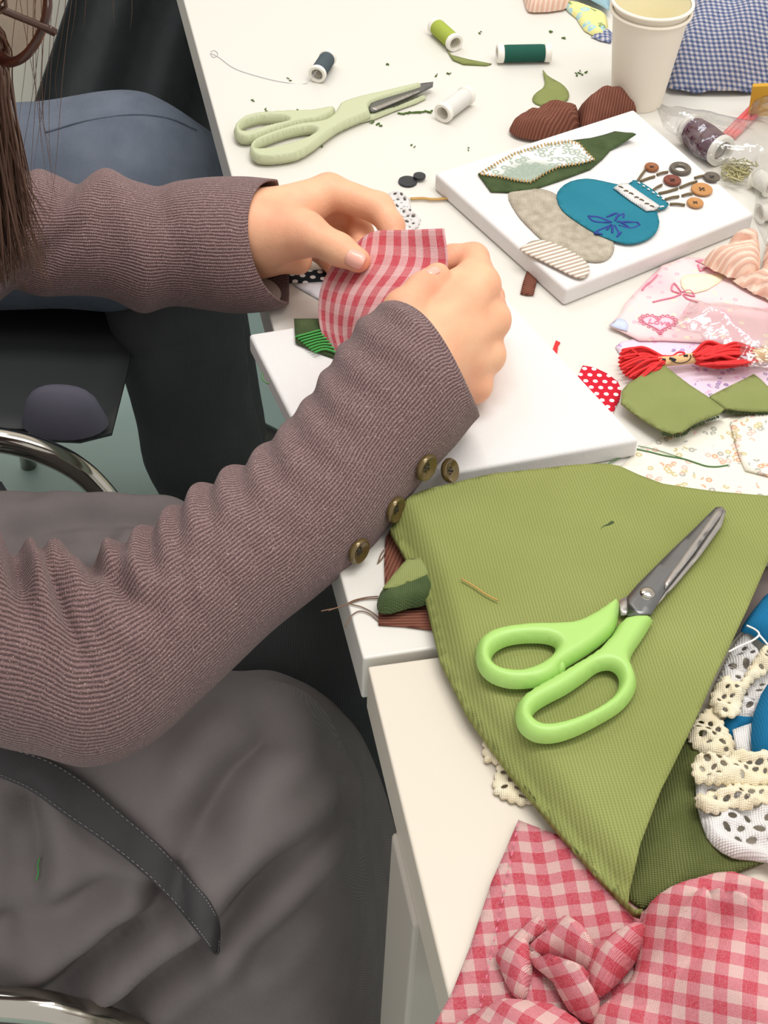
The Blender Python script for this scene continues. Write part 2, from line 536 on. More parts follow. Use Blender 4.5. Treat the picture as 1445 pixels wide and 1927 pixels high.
def scrap(name, px, mat, z=T, thick=.0012, lift=.0006, sc=60, uvrot=0.0, smooth_n=0, res=.005, parent=None, curl=None, pz=None):
    """flat fabric scrap whose outline is seen at pixels px and which lies on level z"""
    ol = [P(x, y, (pz if pz is not None else z + thick)) for x, y in px]
    ph = random.random() * 6

    def top(v, d):
        t = thick + lift * (1 + np.sin(v[:, 0] * sc + ph) * np.cos(v[:, 1] * sc * .9 + ph)) * .5
        if curl: t = t + curl(v, d)
        return t
    return shell(name, ol, mat, z + .0002, top, (lambda v, d: top(v, d) - thick), res=res, uvrot=uvrot, smooth_n=smooth_n, parent=parent)


def crop(sx, ox, oy, pts): return [(x / sx + ox, y / sx + oy) for x, y in pts]


def pillow(name, ol, mat, z0, h, r, holes=(), res=.004, parent=None, smooth_n=0, hole_n=0, extra=None, uvrot=0, under=True, low=0.0, uvfn=None):
    """rounded solid: height h, edge radius r"""
    def top(v, d):
        q = np.clip(d / r, 0, 1); t = low + (h - low) * (q * (2 - q)) ** .68
        return t + (extra(v, d) if extra else 0)

    def bot(v, d):
        q = np.clip(d / r, 0, 1); return low * (1 - q)
    return shell(name, ol, mat, z0, top, bot if under else None, holes, res, parent, uvrot, smooth_n, None, hole_n, None, uvfn)


def grid(name, fn, nu, nv, mat, parent=None, size=(1, 1), thick=0.0, keep=None, uvoff=(0, 0), close_u=False):
    vs = [fn(i / (nu - 1), j / (nv - 1)) for j in range(nv) for i in range(nu)]
    uv = [(uvoff[0] + i / (nu - 1) * size[0], uvoff[1] + j / (nv - 1) * size[1]) for j in range(nv) for i in range(nu)]
    fs = []
    for j in range(nv - 1):
        for i in range(nu - 1):
            if keep and not keep((i + .5) / (nu - 1), (j + .5) / (nv - 1)): continue
            fs.append((j * nu + i, j * nu + i + 1, (j + 1) * nu + i + 1, (j + 1) * nu + i))
    o = link_mesh(name, vs, fs, mat, parent, uv)
    if keep:
        bm = bmesh.new(); bm.from_mesh(o.data); bmesh.ops.delete(bm, geom=[v for v in bm.verts if not v.link_faces], context='VERTS'); bm.to_mesh(o.data); bm.free()
    if thick:
        s = o.modifiers.new('solidify', 'SOLIDIFY'); s.thickness = thick; s.offset = 0
    return o


def patch_fn(rows):
    """bicubic (Catmull-Rom) surface through a rectangular net of points"""
    R = np.array([[tuple(p) for p in r] for r in rows], float)

    def cr(p, t):
        n = len(p); s = min(t * (n - 1), n - 1 - 1e-9); i = int(s); f = s - i
        b, c = p[i], p[i + 1]; a = p[i - 1] if i else 2 * b - c; d = p[i + 2] if i + 2 < n else 2 * c - b
        return .5 * ((2 * b) + (-a + c) * f + (2 * a - 5 * b + 4 * c - d) * f * f + (-a + 3 * b - 3 * c + d) * f ** 3)

    return lambda u, v: Vector(cr([cr(r, u) for r in R], v))


def bvh_of(o):
    dg = bpy.context.evaluated_depsgraph_get(); dg.update()
    me = o.evaluated_get(dg).to_mesh(); off = WL[o.name]
    return BVHTree.FromPolygons([v.co + off for v in me.vertices], [tuple(p.vertices) for p in me.polygons])


def hit(bv, x, y):
    r = ray(x, y).normalized(); loc, nor, _, _ = bv.ray_cast(CAM, r)
    if loc is None: return None, None
    return loc, (nor if nor.dot(r) < 0 else -nor)


# ------------------------------------------------------------------ solid figures: distance fields + surface nets
def f_cone(p, a, b, ra, rb):
    a = np.array(a); b = np.array(b); ab = b - a; t = np.clip(((p - a) @ ab) / max(ab @ ab, 1e-12), 0, 1)
    return np.linalg.norm(p - a - t[..., None] * ab, axis=-1) - (ra + (rb - ra) * t)


def f_ell(p, c, r):
    q = (p - np.array(c)) / np.array(r); k = np.linalg.norm(q, axis=-1); return (k - 1) * min(r) * (1 + .0 * k)


def smin(a, b, k):
    if k <= 0: return np.minimum(a, b)
    h = np.clip(.5 + .5 * (b - a) / k, 0, 1); return b + (a - b) * h - k * h * (1 - h)


def surface_net(fn, lo, hi, vox):
    lo = np.array(lo, float); n = np.ceil((np.array(hi) - lo) / vox).astype(int) + 1
    ax = [lo[i] + vox * np.arange(n[i]) for i in range(3)]
    F = np.empty(n)
    for i0 in range(0, n[0], 24):
        g = np.stack(np.meshgrid(ax[0][i0:i0 + 24], ax[1], ax[2], indexing='ij'), -1); F[i0:i0 + 24] = fn(g)
    inn = F < 0
    acc = np.zeros(tuple(n - 1) + (3,)); cnt = np.zeros(tuple(n - 1))
    for a in range(3):
        sl0 = [slice(None)] * 3; sl1 = [slice(None)] * 3; sl0[a] = slice(0, -1); sl1[a] = slice(1, None)
        f0, f1 = F[tuple(sl0)], F[tuple(sl1)]; cr = (f0 < 0) != (f1 < 0)
        t = np.where(cr, f0 / np.where(cr, f0 - f1, 1), 0)
        o1, o2 = [x for x in range(3) if x != a]
        for d1 in (0, 1):
            for d2 in (0, 1):
                s = [slice(None)] * 3; s[o1] = slice(d1, n[o1] - 1 + d1); s[o2] = slice(d2, n[o2] - 1 + d2)
                c = cr[tuple(s)]; q = np.zeros(c.shape + (3,)); q[..., a] = t[tuple(s)]; q[..., o1] = d1; q[..., o2] = d2
                acc += np.where(c[..., None], q, 0); cnt += c
    cells = np.argwhere(cnt > 0); idx = -np.ones(tuple(n - 1), int); idx[tuple(cells.T)] = np.arange(len(cells))
    V = lo + (cells + acc[tuple(cells.T)] / cnt[tuple(cells.T)][:, None]) * vox
    faces = []
    for a in range(3):
        o1, o2 = (a + 1) % 3, (a + 2) % 3
        sl0 = [slice(1, -1)] * 3; sl1 = [slice(1, -1)] * 3; sl0[a] = slice(0, -1); sl1[a] = slice(1, None)
        i0, i1 = inn[tuple(sl0)], inn[tuple(sl1)]
        e = np.argwhere(i0 != i1)
        if not len(e): continue
        fl = i0[tuple(e.T)]; base = e.copy(); base[:, o1] += 1; base[:, o2] += 1

        def cell(d1, d2):
            c = base.copy(); c[:, o1] += d1; c[:, o2] += d2; return idx[tuple(c.T)]
        q = np.stack([cell(-1, -1), cell(0, -1), cell(0, 0), cell(-1, 0)], 1)
        q[~fl] = q[~fl][:, ::-1]; faces.append(q)
    return V, np.concatenate(faces)


def relax(V, F, it=2, lam=.5):
    e = np.concatenate([F[:, [i, (i + 1) % 4]] for i in range(4)]); e = np.concatenate([e, e[:, ::-1]])
    deg = np.bincount(e[:, 0], minlength=len(V))[:, None]
    for _ in range(it):
        s = np.zeros_like(V); np.add.at(s, e[:, 0], V[e[:, 1]]); V = V + lam * (s / np.maximum(deg, 1) - V)
    return V


# ================================================================== THE PLACE
# ------------------------------------------------------------------ room, light
fl = shell('floor', [(-2.6, -.8), (2.2, -.8), (2.2, 2.32), (-2.6, 2.32)], M['floor'], -.03, lambda v, d: .03, res=.5); tag(fl, None, kind='structure')
wb = box('wall_back', (-.2, 2.36, 1.3), (2.4, 0, 0), (0, .04, 0), (0, 0, 1.3), M['wall']); tag(wb, None, kind='structure')
wd = bpy.data.worlds.new('world'); SC.world = wd; wd.use_nodes = True
wd.node_tree.nodes['Background'].inputs[0].default_value = (1, .97, .93, 1)
wd.node_tree.nodes['Background'].inputs[1].default_value = .74


def area(name, loc, sx, sy, power, col=(1, .97, .93), aim=None):
    l = bpy.data.lights.new(name, 'AREA'); l.shape = 'RECTANGLE'; l.size = sx; l.size_y = sy; l.energy = power; l.color = col
    o = bpy.data.objects.new(name, l); COL.objects.link(o); o.location = loc
    if aim is not None: o.rotation_euler = (Vector(aim) - Vector(loc)).to_track_quat('-Z', 'Y').to_euler()
    return o


area('ceiling_light', (.25, 1.0, 2.75), 1.3, .5, 22)
area('ceiling_light', (.9, .2, 2.75), 1.3, .5, 12)
area('ceiling_light', (-.9, 1.9, 2.75), 1.3, .5, 10, (.9, .95, 1))
vs = SC.view_settings; vs.view_transform = 'Standard'; vs.look = 'None'; vs.exposure = .05; vs.gamma = 1; vs.use_curve_mapping = False
SC.cycles.transparent_max_bounces = 24

# ------------------------------------------------------------------ the two tables
C0 = P(683, 1240); e1 = Vector((math.cos(math.radians(104.34)), math.sin(math.radians(104.34)), 0)); s1 = Vector((e1.y, -e1.x, 0))
TH = .038


def table(name, c, e, s, L, Wd, top, mat, label, leg_in):
    r = empty(name, (c + e * L / 2 + s * Wd / 2 - Vector((0, 0, c.z))))
    cen = c + e * (L / 2) + s * (Wd / 2); cen.z = top - TH / 2
    box('table_top', cen, e * (L / 2), s * (Wd / 2), (0, 0, TH / 2), mat, r, .0016)
    for a in (leg_in[0], L - leg_in[2]):
        for b in (leg_in[1], Wd - .06):
            q = c + e * a + s * b; q.z = (top - TH) / 2
            box('leg', q, e * .03, s * .03, (0, 0, (top - TH) / 2 - .0005), M['leg'], r, .003)
    for b in (leg_in[1], Wd - .06):
        q = c + e * (L / 2) + s * b; q.z = top - TH - .03
        box('apron_rail', q, e * (L / 2 - max(leg_in[0], leg_in[2]) - .031), s * .012, (0, 0, .0298), M['leg'], r, .002)
    return tag(r, label, 'table')


table('work_table', C0, e1, s1, 1.5, .8, T, M['table'], 'white laminate work table carrying the two stretched canvases and the thread spools', (.06, .24, .06))
e2 = Vector((math.cos(math.radians(103.04)), math.sin(math.radians(103.04)), 0)); s2 = Vector((e2.y, -e2.x, 0))
c2 = P(690, 1246, T - .001) - e2 * 1.2
c2.z = T
_q = P(736, 1562, T - TH) - c2; _a, _b = _q.dot(e2), _q.dot(s2)
table('work_table', c2, e2, s2, 1.197, .8, T - .001, M['table2'], 'cream laminate table nearer the camera, under the big gingham cloth and lace', (.08, _b + .03, 1.197 - _a + .03))

# ------------------------------------------------------------------ canvases
CH = .016


def canvas(name, corners):
    """stretched canvas with its four top corners seen at the given pixels: left, back, right, front"""
    q = [P(x, y, T + CH) for x, y in corners]; u = (q[2] - q[3]).normalized(); v = (q[2] - q[1]).normalized()
    vs_ = [Vector((p.x, p.y, T + .0003)) for p in q] + [Vector((p.x, p.y, T + CH)) for p in q]
    fs_ = [(0, 1, 2, 3), (7, 6, 5, 4), (1, 0, 4, 5), (2, 1, 5, 6), (3, 2, 6, 7), (0, 3, 7, 4)]
    o = link_mesh(name, vs_, fs_, M['canvas'], None, [(p.dot(u) + .8 * p.z, p.dot(v) + .8 * p.z) for p in vs_], smooth=False)
    return bevel(o, .0026, 4), u, v


canA, uA, vA = canvas('stretched_canvas', [(818, 325), (1192, 205), (1420, 402), (1065, 545)])
tag(canA, 'stretched white canvas with a teal fabric vase, green leaf and sewn buttons on it', 'canvas')
canB, uB, vB = canvas('stretched_canvas', [(468, 628), (945, 552), (1203, 828), (621, 930)])
tag(canB, 'blank white stretched canvas under the hands, one corner over the table edge', 'canvas')
ZA = T + CH + .0004
Z2 = 2.651
def c2p(pts): return crop(Z2, 900, 0, pts)


def applique(name, pts, mat, lift=0.0, th=.0011, label=None, uvrot=0.0, smooth_n=3, curl=None, sc=70):
    o = scrap(name, c2p(pts), mat, ZA + lift, th, .0004, sc, uvrot, smooth_n, .004, canA, curl)
    if label: o['label'] = label
    return o


applique('linen_mound', [(150, 965), (250, 945), (340, 950), (430, 1000), (600, 1140), (670, 1205), (672, 1260), (630, 1300), (560, 1305), (450, 1280), (350, 1220), (260, 1140), (190, 1060)], M['linen'], label='mottled beige linen shape')
tipw = P(*c2p([(780, 705)])[0], ZA)
lf = applique('leaf', [(-2, 868), (62, 955), (160, 958), (270, 945), (400, 902), (480, 872), (560, 842), (620, 792), (660, 747), (720, 722), (780, 705), (730, 680), (680, 660), (560, 690), (480, 700), (380, 722), (250, 757), (150, 792), (60, 838)], M['velvet2'], .0002, label='green velvet leaf', smooth_n=0,
              curl=lambda v, d: .008 * np.clip(1 - np.hypot(v[:, 0] - tipw.x, v[:, 1] - tipw.y) / .03, 0, 1) ** 2)
PATCH = [(10, 868), (80, 822), (180, 767), (330, 722), (450, 705), (500, 715), (540, 760), (575, 795), (500, 817), (400, 832), (320, 872), (260, 908), (180, 898), (100, 880)]
pa = applique('leaf_patch', PATCH, M['patch'], .0018, .0008, 'white and sage print patch', smooth_n=2)
vase = applique('vase', [(390, 985), (408, 942), (460, 907), (540, 893), (620, 905), (700, 922), (745, 918), (770, 900), (800, 906), (860, 940), (950, 1020), (905, 1045), (890, 1060), (903, 1110), (885, 1160), (840, 1195), (770, 1215), (700, 1208), (600, 1170), (500, 1110), (420, 1050)], M['teal'], .0016, label='teal felt vase', smooth_n=2)
applique('vase_band', [(675, 938), (705, 918), (742, 914), (800, 955), (905, 1028), (882, 1048), (838, 1052), (762, 1002)], M['wlace'], .0034, .0012, 'cream ribbon band', smooth_n=0)
applique('striped_mound', [(205, 1245), (235, 1222), (270, 1203), (340, 1200), (440, 1240), (520, 1290), (555, 1335), (545, 1372), (510, 1388), (460, 1372), (400, 1342), (300, 1292)], M['cream_stripe'], .0016, label='cream and tan striped oval', uvrot=1.05, smooth_n=2)


def strokes(name, segs, r, mat, z, parent, conv=c2p, arc=.0006, label=None):
    mb = MB()
    for s in segs:
        w = [P(x, y, z) for x, y in conv(s)]
        if len(w) == 2: w = [w[0], (w[0] + w[1]) / 2 + Vector((0, 0, arc)), w[1]]
        mb.tube(w, r, 6, 3 if len(w) > 2 else 0)
    o = mb.build(name, mat, parent)
    if label: o['label'] = label
    return o


for k, sgs in enumerate([[(790, 908), (832, 848)], [(808, 905), (845, 890), (880, 880)], [(890, 872), (945, 858)], [(866, 952), (915, 922)], [(900, 965), (945, 955), (995, 940)], [(1005, 936), (1090, 905)], [(1078, 888), (1140, 876)], [(930, 996), (1000, 980)], [(1015, 977), (1068, 966)], [(955, 1018), (1030, 1023)]]):
    strokes('stem', [sgs], .0011, M['stem'], ZA + .001, canA)
strokes('vase_stitching', [[(795 + 24 * k, 912 + 16 * k), (806 + 24 * k, 917 + 16 * k)] for k in range(7)] + [[(905, 1035), (925, 1030)], [(748, 915), (765, 905)]], .0006, M['whiteth'], ZA + .0035, canA)
strokes('band_stitching', [[(700 + 26 * k, 930 + 16 * k + (k % 2) * 6), (722 + 26 * k, 938 + 16 * k)] for k in range(8)], .0005, M['stem'], ZA + .0052, canA)
strokes('flower_embroidery', [[(665, 1110), (600, 1085), (548, 1080)], [(548, 1080), (575, 1105), (632, 1112)], [(632, 1112), (665, 1110)], [(640, 1085), (690, 1065)], [(690, 1085), (725, 1068), (722, 1090)], [(680, 1105), (700, 1070)],
                               [(690, 1110), (790, 1112)], [(700, 1125), (760, 1140), (805, 1125)], [(805, 1125), (790, 1110)], [(680, 1125), (700, 1165), (690, 1185)], [(690, 1185), (712, 1160)], [(660, 1120), (640, 1150)], [(650, 1130), (600, 1150), (580, 1165)], [(580, 1165), (620, 1172)], [(668, 1125), (668, 1165)], [(700, 1105), (750, 1135)]], .00095, M['blueth'], ZA + .0028, canA, label='navy embroidered flower')
pst = []
for i in range(0, len(PATCH)):
    a = np.array(PATCH[i]); b = np.array(PATCH[(i + 1) % len(PATCH)]); n = max(1, int(np.linalg.norm(b - a) / 16))
    for k in range(n):
        q = a + (b - a) * k / n; nrm = np.array([-(b - a)[1], (b - a)[0]]) / np.linalg.norm(b - a) * 7
        pst.append([tuple(q - nrm), tuple(q + nrm + (3, 0))])
strokes('leaf_stitching', pst, .0005, M['gold'], ZA + .0032, canA)


def button(name, c, nor, r, mat, parent=None, th=.0024, hole=0.0, rim=True, holes4=True):
    """a sewing button: dished disc with a raised rim and four sewn holes"""
    if hole: prof = [(hole, 0), (r, 0), (r, th * .6), (r * .9, th), (r * .62, th * .9), (hole, th * .6), (hole, 0)]
    else: prof = [(0, 0), (r * .86, 0), (r, th * .35), (r, th * .7), (r * .9, th), (r * .76, th * .96), (r * .58, th * .62), (0, th * .58)]
    vs, fs, uv = lathe_data(prof, c, nor, 28)
    b = sharp(link_mesh(name, vs, fs, mat, parent, uv), 50)
    if holes4 and not hole:
        x, y, z = frame_of(nor); mb = MB()
        for a, k in ((1, 1), (1, -1), (-1, 1), (-1, -1)):
            q = Vector(c) + (x * a + y * k) * r * .17 + z * th * .56; vs, fs, uv = lathe_data([(0, 0), (r * .11, 0), (r * .11, th * .1), (0, th * .1)], q, nor, 8); mb.add(vs, fs, uv)
        mb.tube([Vector(c) + (x + y) * r * .17 + z * th * .62, Vector(c) + z * th * .8, Vector(c) - (x + y) * r * .17 + z * th * .62], r * .06, 5)
        mb.build('button_holes', M['ink'], b)
    return b


for x, y, r, m, h, lb in [(865, 832, 36, 'wood1', 0, 'small brown button'), (1008, 838, 55, 'greyb', .5, 'grey ring button'), (968, 898, 45, 'redb', 0, 'red-brown button'), (1165, 882, 42, 'greyb', 0, 'dark grey button'), (1115, 943, 54, 'wood2', 0, 'large tan button'), (1082, 1010, 42, 'wood2', 0, 'small orange-tan button')]:
    (px, py), = c2p([(x, y)]); c = P(px, py, ZA + .0022); c.z = ZA + .0004; rr = r / Z2 / FPX * depth(c)
    b = button('button', c, (0, 0, 1), rr, M[m], canA, .0028, rr * h, holes4=True); b['label'] = lb

# ------------------------------------------------------------------ thread spools


def spool(px0, px1, rp, thmat, label, z=T, rz=None, flange=1.0, barrel=0.0, wound=.9, group='thread spools on the table', lean=0.0):
    """px0 = end that faces the camera; the spool lies on level z"""
    d0 = depth(P(*px0, z)); R = rp / FPX * d0
    a = P(*px0, z + R); b = P(*px1, z + R + lean); ax = (b - a).normalized(); L = (b - a).length
    r = empty('thread_spool', ((a.x + b.x) / 2, (a.y + b.y) / 2, z))
    ri = R * .66; f = .12 * L
    lathe('spool_core', [(ri, 0), (R * .93, 0), (R * .99, .0008), (R * .99, f - .0006), (R * .9, f), (R * .62, f * 1.2), (R * .62, L - f * 1.2), (R * .9, L - f), (R * .99, L - f + .0006), (R * .99, L - .0008), (R * .93, L), (ri, L), (ri, L - .001), (ri, .0004), (ri, 0)], a, ax, M['white'], r, 28)
    w = R * wound
    lathe('thread', [(R * .6, f * .95), (w * .96, f), (w * (1 + barrel * .5), f * 1.6), (w * (1 + barrel), L / 2), (w * (1 + barrel * .5), L - f * 1.6), (w * .96, L - f), (R * .6, L - f * .95)], a, ax, thmat, r, 32)
    return tag(r, label, 'thread spool', group), a, ax, R


sp, a0, ax0, R0 = spool((596, 141), (618, 107), 17, M['thslate'], 'slate grey thread spool with a loose thread trailing to the left')
tl = [(396, 97), (404, 95), (410, 102), (402, 108), (396, 100), (412, 108), (440, 128), (480, 142), (530, 154), (575, 157), (590, 150)]
mb = MB(); mb.tube([P(x, y, T + .0006) for x, y in tl[:-1]] + [a0 + Vector((0, 0, .004))], .00028, 5, 5)
part(mb.build('loose_thread', plain('pale_grey_thread', (190, 190, 196), .8), sp), 'pale loose thread')
spool((857, 82), (818, 47), 17, M['thlime'], 'lime green thread spool lying furthest back on the white table')
spool((935, 101), (1036, 99), 17.5, M['thgreen'], 'bottle green thread spool lying sideways near the paper cup')
spool((832, 214), (880, 178), 19, M['thwhite'], 'white thread spool beside the tip of the sage scissors')
sp, a0, ax0, R0 = spool((1360, 286), (1294, 240), 30, M['thpurple'], 'plum thread spool in clear film beside the canvas with buttons', barrel=.16, wound=.86)
spool((1421, 332), (1452, 352), 22, M['whiteth'], 'white spool in the plastic bag, the upper one by the frame edge', wound=.8)
spool((1428, 402), (1462, 396), 20, M['white'], 'white spool at the lower end of the plastic bag', wound=.8)

# ------------------------------------------------------------------ sage scissors
SG = lambda pts: crop(2.89, 420, 0, pts)
sc1 = empty('scissors', P(640, 230)); ZS = T + .011


def pz(pts, z): return [P(x, y, z) for x, y in pts]


bodyA = [(650, 545), (760, 512), (860, 490), (1050, 445), (1075, 450), (1078, 463), (950, 503), (810, 548), (797, 585), (800, 605), (740, 630), (660, 665), (600, 700), (540, 745), (480, 790), (400, 830), (280, 850), (190, 848), (150, 825), (142, 790), (160, 757), (230, 722), (350, 682), (430, 662), (500, 655), (560, 640), (600, 610), (620, 575)]
holeA = [(170, 790), (200, 765), (330, 715), (440, 690), (490, 690), (503, 705), (470, 730), (400, 760), (300, 785), (220, 800), (185, 800)]
bodyB = [(600, 570), (605, 590), (590, 610), (520, 640), (430, 652), (300, 690), (210, 722), (130, 742), (75, 732), (57, 700), (60, 670), (100, 632), (180, 607), (330, 595), (480, 590)]
holeB = [(95, 680), (120, 655), (200, 630), (310, 628), (350, 640), (340, 652), (250, 672), (160, 700), (110, 705)]
for nm, ol, ho, z in (('handle', bodyA, holeA, ZS), ('handle', bodyB, holeB, ZS)):
    pillow(nm, pz(SG(ol), z), M['sage'], T + .0006, z - T, .0028, [pz(SG(ho), z)], .002, sc1, 3, low=.005, hole_n=3)
pillow('blade_guard', pz(SG([(690, 645), (800, 602), (950, 562), (1095, 500), (1106, 512), (1050, 540), (930, 582), (820, 627), (700, 657)]), T + .006), M['sage'], T + .0006, .0045, .002, res=.002, parent=sc1, low=.001)
shell('blade', pz(SG([(790, 590), (812, 548), (950, 498), (1080, 455), (1142, 448), (1140, 465), (1090, 492), (960, 545), (830, 600), (803, 604)]), T + .008), M['steel'], T + .0064, lambda v, d: .0022, res=.002, parent=sc1)
shell('blade', pz(SG([(800, 592), (960, 530), (1070, 492), (1068, 500), (960, 548), (830, 600)]), T + .0088), M['steel2'], T + .0088, lambda v, d: .0006, res=.002, parent=sc1)
tag(sc1, 'sage green handled scissors lying open-tipped on the white table beside the spools', 'scissors')

# ------------------------------------------------------------------ small things on the far table
LEAF = [(320, 358), (340, 380), (365, 396), (410, 420), (440, 448), (453, 482), (430, 510), (370, 521), (310, 526), (272, 505), (275, 478), (300, 455), (322, 440), (332, 410)]
tag(scrap('fabric_scrap', c2p(LEAF), M['olive2'], smooth_n=2, lift=.002), 'green teardrop shaped fabric scrap between bottle green spool and brown bow', 'fabric scrap')
tag(scrap('fabric_scrap', [(840, 95), (850, 105), (880, 112), (925, 120), (915, 123), (872, 121), (852, 113)], M['olive2'], lift=.001), 'sliver of green cloth between the lime and bottle green spools', 'fabric scrap')
BW = lambda pts: pz(c2p(pts), T + .012)
bow = empty('hair_bow', P(1085, 215))


def ruffle(v, d): return np.clip(d / .006, 0, 1) * (.0005 * np.sin(v[:, 0] * 420 + v[:, 1] * 160) + .0030 * np.sin(v[:, 0] * 150 - v[:, 1] * 190) + .0018 * np.sin(v[:, 0] * 60 + v[:, 1] * 330))


pillow('bow_loop', BW([(158, 612), (175, 580), (230, 560), (300, 530), (370, 508), (450, 503), (500, 515), (510, 560), (500, 600), (440, 625), (360, 645), (280, 655), (200, 640)]), M['cordo'], T + .0004, .019, .014, res=.0035, parent=bow, smooth_n=2, extra=ruffle, uvrot=.6, low=.003)
pillow('bow_loop', BW([(500, 512), (540, 495), (575, 465), (610, 452), (680, 460), (750, 475), (792, 500), (790, 525), (730, 535), (660, 560), (590, 600), (530, 605), (505, 560)]), M['cordo'], T + .0004, .023, .015, res=.0035, parent=bow, smooth_n=2, extra=ruffle, uvrot=.2, low=.003)
tag(bow, 'brown corduroy hair bow on the table behind the decorated canvas', 'hair bow')
for (x, y, rx, ry, m, lb) in [(365, 628, 52, 24, 'wood2', 'tan oval button leaning on the brown corduroy bow'), (320, 675, 34, 24, 'wood2', 'round orange-tan button at the back edge of the decorated canvas')]:
    (px, py), = c2p([(x, y)]); c = P(px, py, T + .001); r = rx / Z2 / FPX * depth(c)
    tag(button('button', c + Vector((0, 0, .0005 if m != 'x' else 0)), (0, -.05, 1) if ry > 24 else (0, 0, 1), r * .9, M[m], None, .003), lb, 'button')
for (x, y, r, lb) in [(767, 342, 18, 'larger black disc button in front of the left hand'), (789, 336, 12, 'smaller black disc button touching the larger one')]:
    c = P(x, y, T + .001); c.z = T + (.0002 if r > 15 else .0024); rr = r / FPX * depth(c)
    vs_, fs_, uv_ = lathe_data([(0, 0), (rr * .95, 0), (rr, .0006), (rr * .96, .0018), (0, .0021)], c, (0, 0, 1), 32)
    tag(sharp(link_mesh('button', vs_, fs_, M['disc'], None, uv_), 40), lb, 'button')
mb = MB()
for k in range(3): mb.tube([P(x, y + k - 1, T + .001 + .0008 * k) for x, y in ((772, 374), (795, 373), (815, 375), (845, 373))], .0007, 5, 4)
tag(mb.build('thread_end', M['gold']), 'short twisted tan thread pointing at the decorated canvas corner', 'thread')
tag(scrap('fabric_scrap', [(1002, 494), (1015, 500), (1012, 522), (1004, 556), (992, 556), (979, 553), (984, 532), (990, 515)], M['cordo'], uvrot=1.2, lift=.002), 'small brown corduroy scrap beside the decorated canvas front corner', 'fabric scrap')


def crumple(amp, sc, ph):
    return lambda v, d: amp * (np.abs(np.sin(v[:, 0] * sc + v[:, 1] * sc * .4 + ph)) + np.abs(np.sin(v[:, 1] * sc * 1.2 - v[:, 0] * sc * .5 + 2 * ph)))


# paper cups, one nested in the other
cb = P(1197, 189); CR0, CR1, CHT = .0228, .0338, .092


def cup(z, lb, hh):
    r = empty('paper_cup', cb + Vector((0, 0, z))); o = Vector((cb.x, cb.y, T + z + .0003)); t = .0006
    k = lambda h: CR0 + (CR1 - CR0) * h / CHT
    lathe('cup_wall', [(0, .003), (CR0 - .001, .003), (CR0 - .0008, 0), (CR0, 0), (k(hh), hh)], o, (0, 0, 1), M['paper'], r, 64)
    lathe('cup_lining', [(0, .0036), (CR0 - t, .0036), (k(hh) - t, hh)], o, (0, 0, 1), M['cupi'], r, 64)
    vs_, fs_, uv_ = lathe_data([(k(hh) + .0013 + .0016 * math.cos(a), hh + .0016 * math.sin(a)) for a in np.linspace(0, 2 * PI, 13)], o, (0, 0, 1), 64)
    link_mesh('cup_rim', vs_, fs_, M['paper'], r, uv_)
    return tag(r, lb, 'cup', 'nested paper cups')


cup(0, 'cream paper cup standing on the table, outer one of the nested pair', CHT - .006)
cup(.006, 'cream paper cup nested inside, the rim and pale lining showing on top', CHT - .004)

# folded blue gingham bundle
BG = [(1258, 158), (1300, 163), (1380, 164), (1445, 160), (1560, 150), (1700, 60), (1640, -80), (1450, -110), (1330, -60), (1275, 40), (1245, 130)]
blw = [P(x, y, T + .01) for x, y in BG]
ctr = sum(blw, Vector()) / len(blw)


def blue_extra(v, d):
    a = np.arctan2(v[:, 1] - ctr.y, v[:, 0] - ctr.x + .03)
    return .006 * np.sin(a * 7 + np.hypot(v[:, 0] - ctr.x, v[:, 1] - ctr.y) * 60) * np.clip(d / .03, 0, 1) + .003 * np.sin(v[:, 0] * 130 - v[:, 1] * 60)


def drape_uv(v, z): return np.c_[v[:, 0] * 1.0 + (z - T) * .35, v[:, 1] + (z - T) * .9]


tag(pillow('folded_cloth', blw, M['blue'], T + .0004, .075, .05, res=.0035, smooth_n=3, extra=blue_extra, uvfn=drape_uv, low=.006), 'plump folded bundle of blue and white gingham cloth by the paper cups', 'cloth')
tag(pillow('folded_cloth', pz([(985, -30), (990, 8), (1005, 17), (1060, 12), (1075, -6), (1070, -60), (1000, -60)], T + .006), M['peachc'], T + .0004, .014, .008, res=.003, uvrot=.3, low=.002, smooth_n=2), 'folded peach corduroy cloth at the far table edge of the picture', 'cloth')
tag(pillow('fabric_scrap', pz([(1062, 6), (1085, 5), (1120, 18), (1142, 30), (1142, 60), (1125, 66), (1100, 55), (1085, 32), (1070, 20)], T + .003), M['yellowf'], T + .0004, .006, .005, res=.003, low=.001, smooth_n=2), 'yellow printed scrap with a fold, left of the paper cups', 'fabric scrap')
tag(pillow('fabric_scrap', pz([(1085, -40), (1075, 2), (1110, 10), (1145, 30), (1150, -40)], T + .003), M['sky'], T + .0075, .005, .005, res=.004, low=.001), 'pale blue scrap behind the yellow printed scrap', 'fabric scrap')
tag(pillow('fabric_scrap', pz([(1112, 66), (1140, 52), (1155, 60), (1150, 78), (1130, 74)], T + .003), M['blue'], T + .0004, .004, .004, res=.003, low=.001), 'dark blue checked scrap end peeping out beside the cups', 'fabric scrap')
# ------------------------------------------------------------------ around the blank canvas
def onedge(x, y, k=.0012):
    p = P(x, y, T + CH) + uB * k; p.z = T; return p


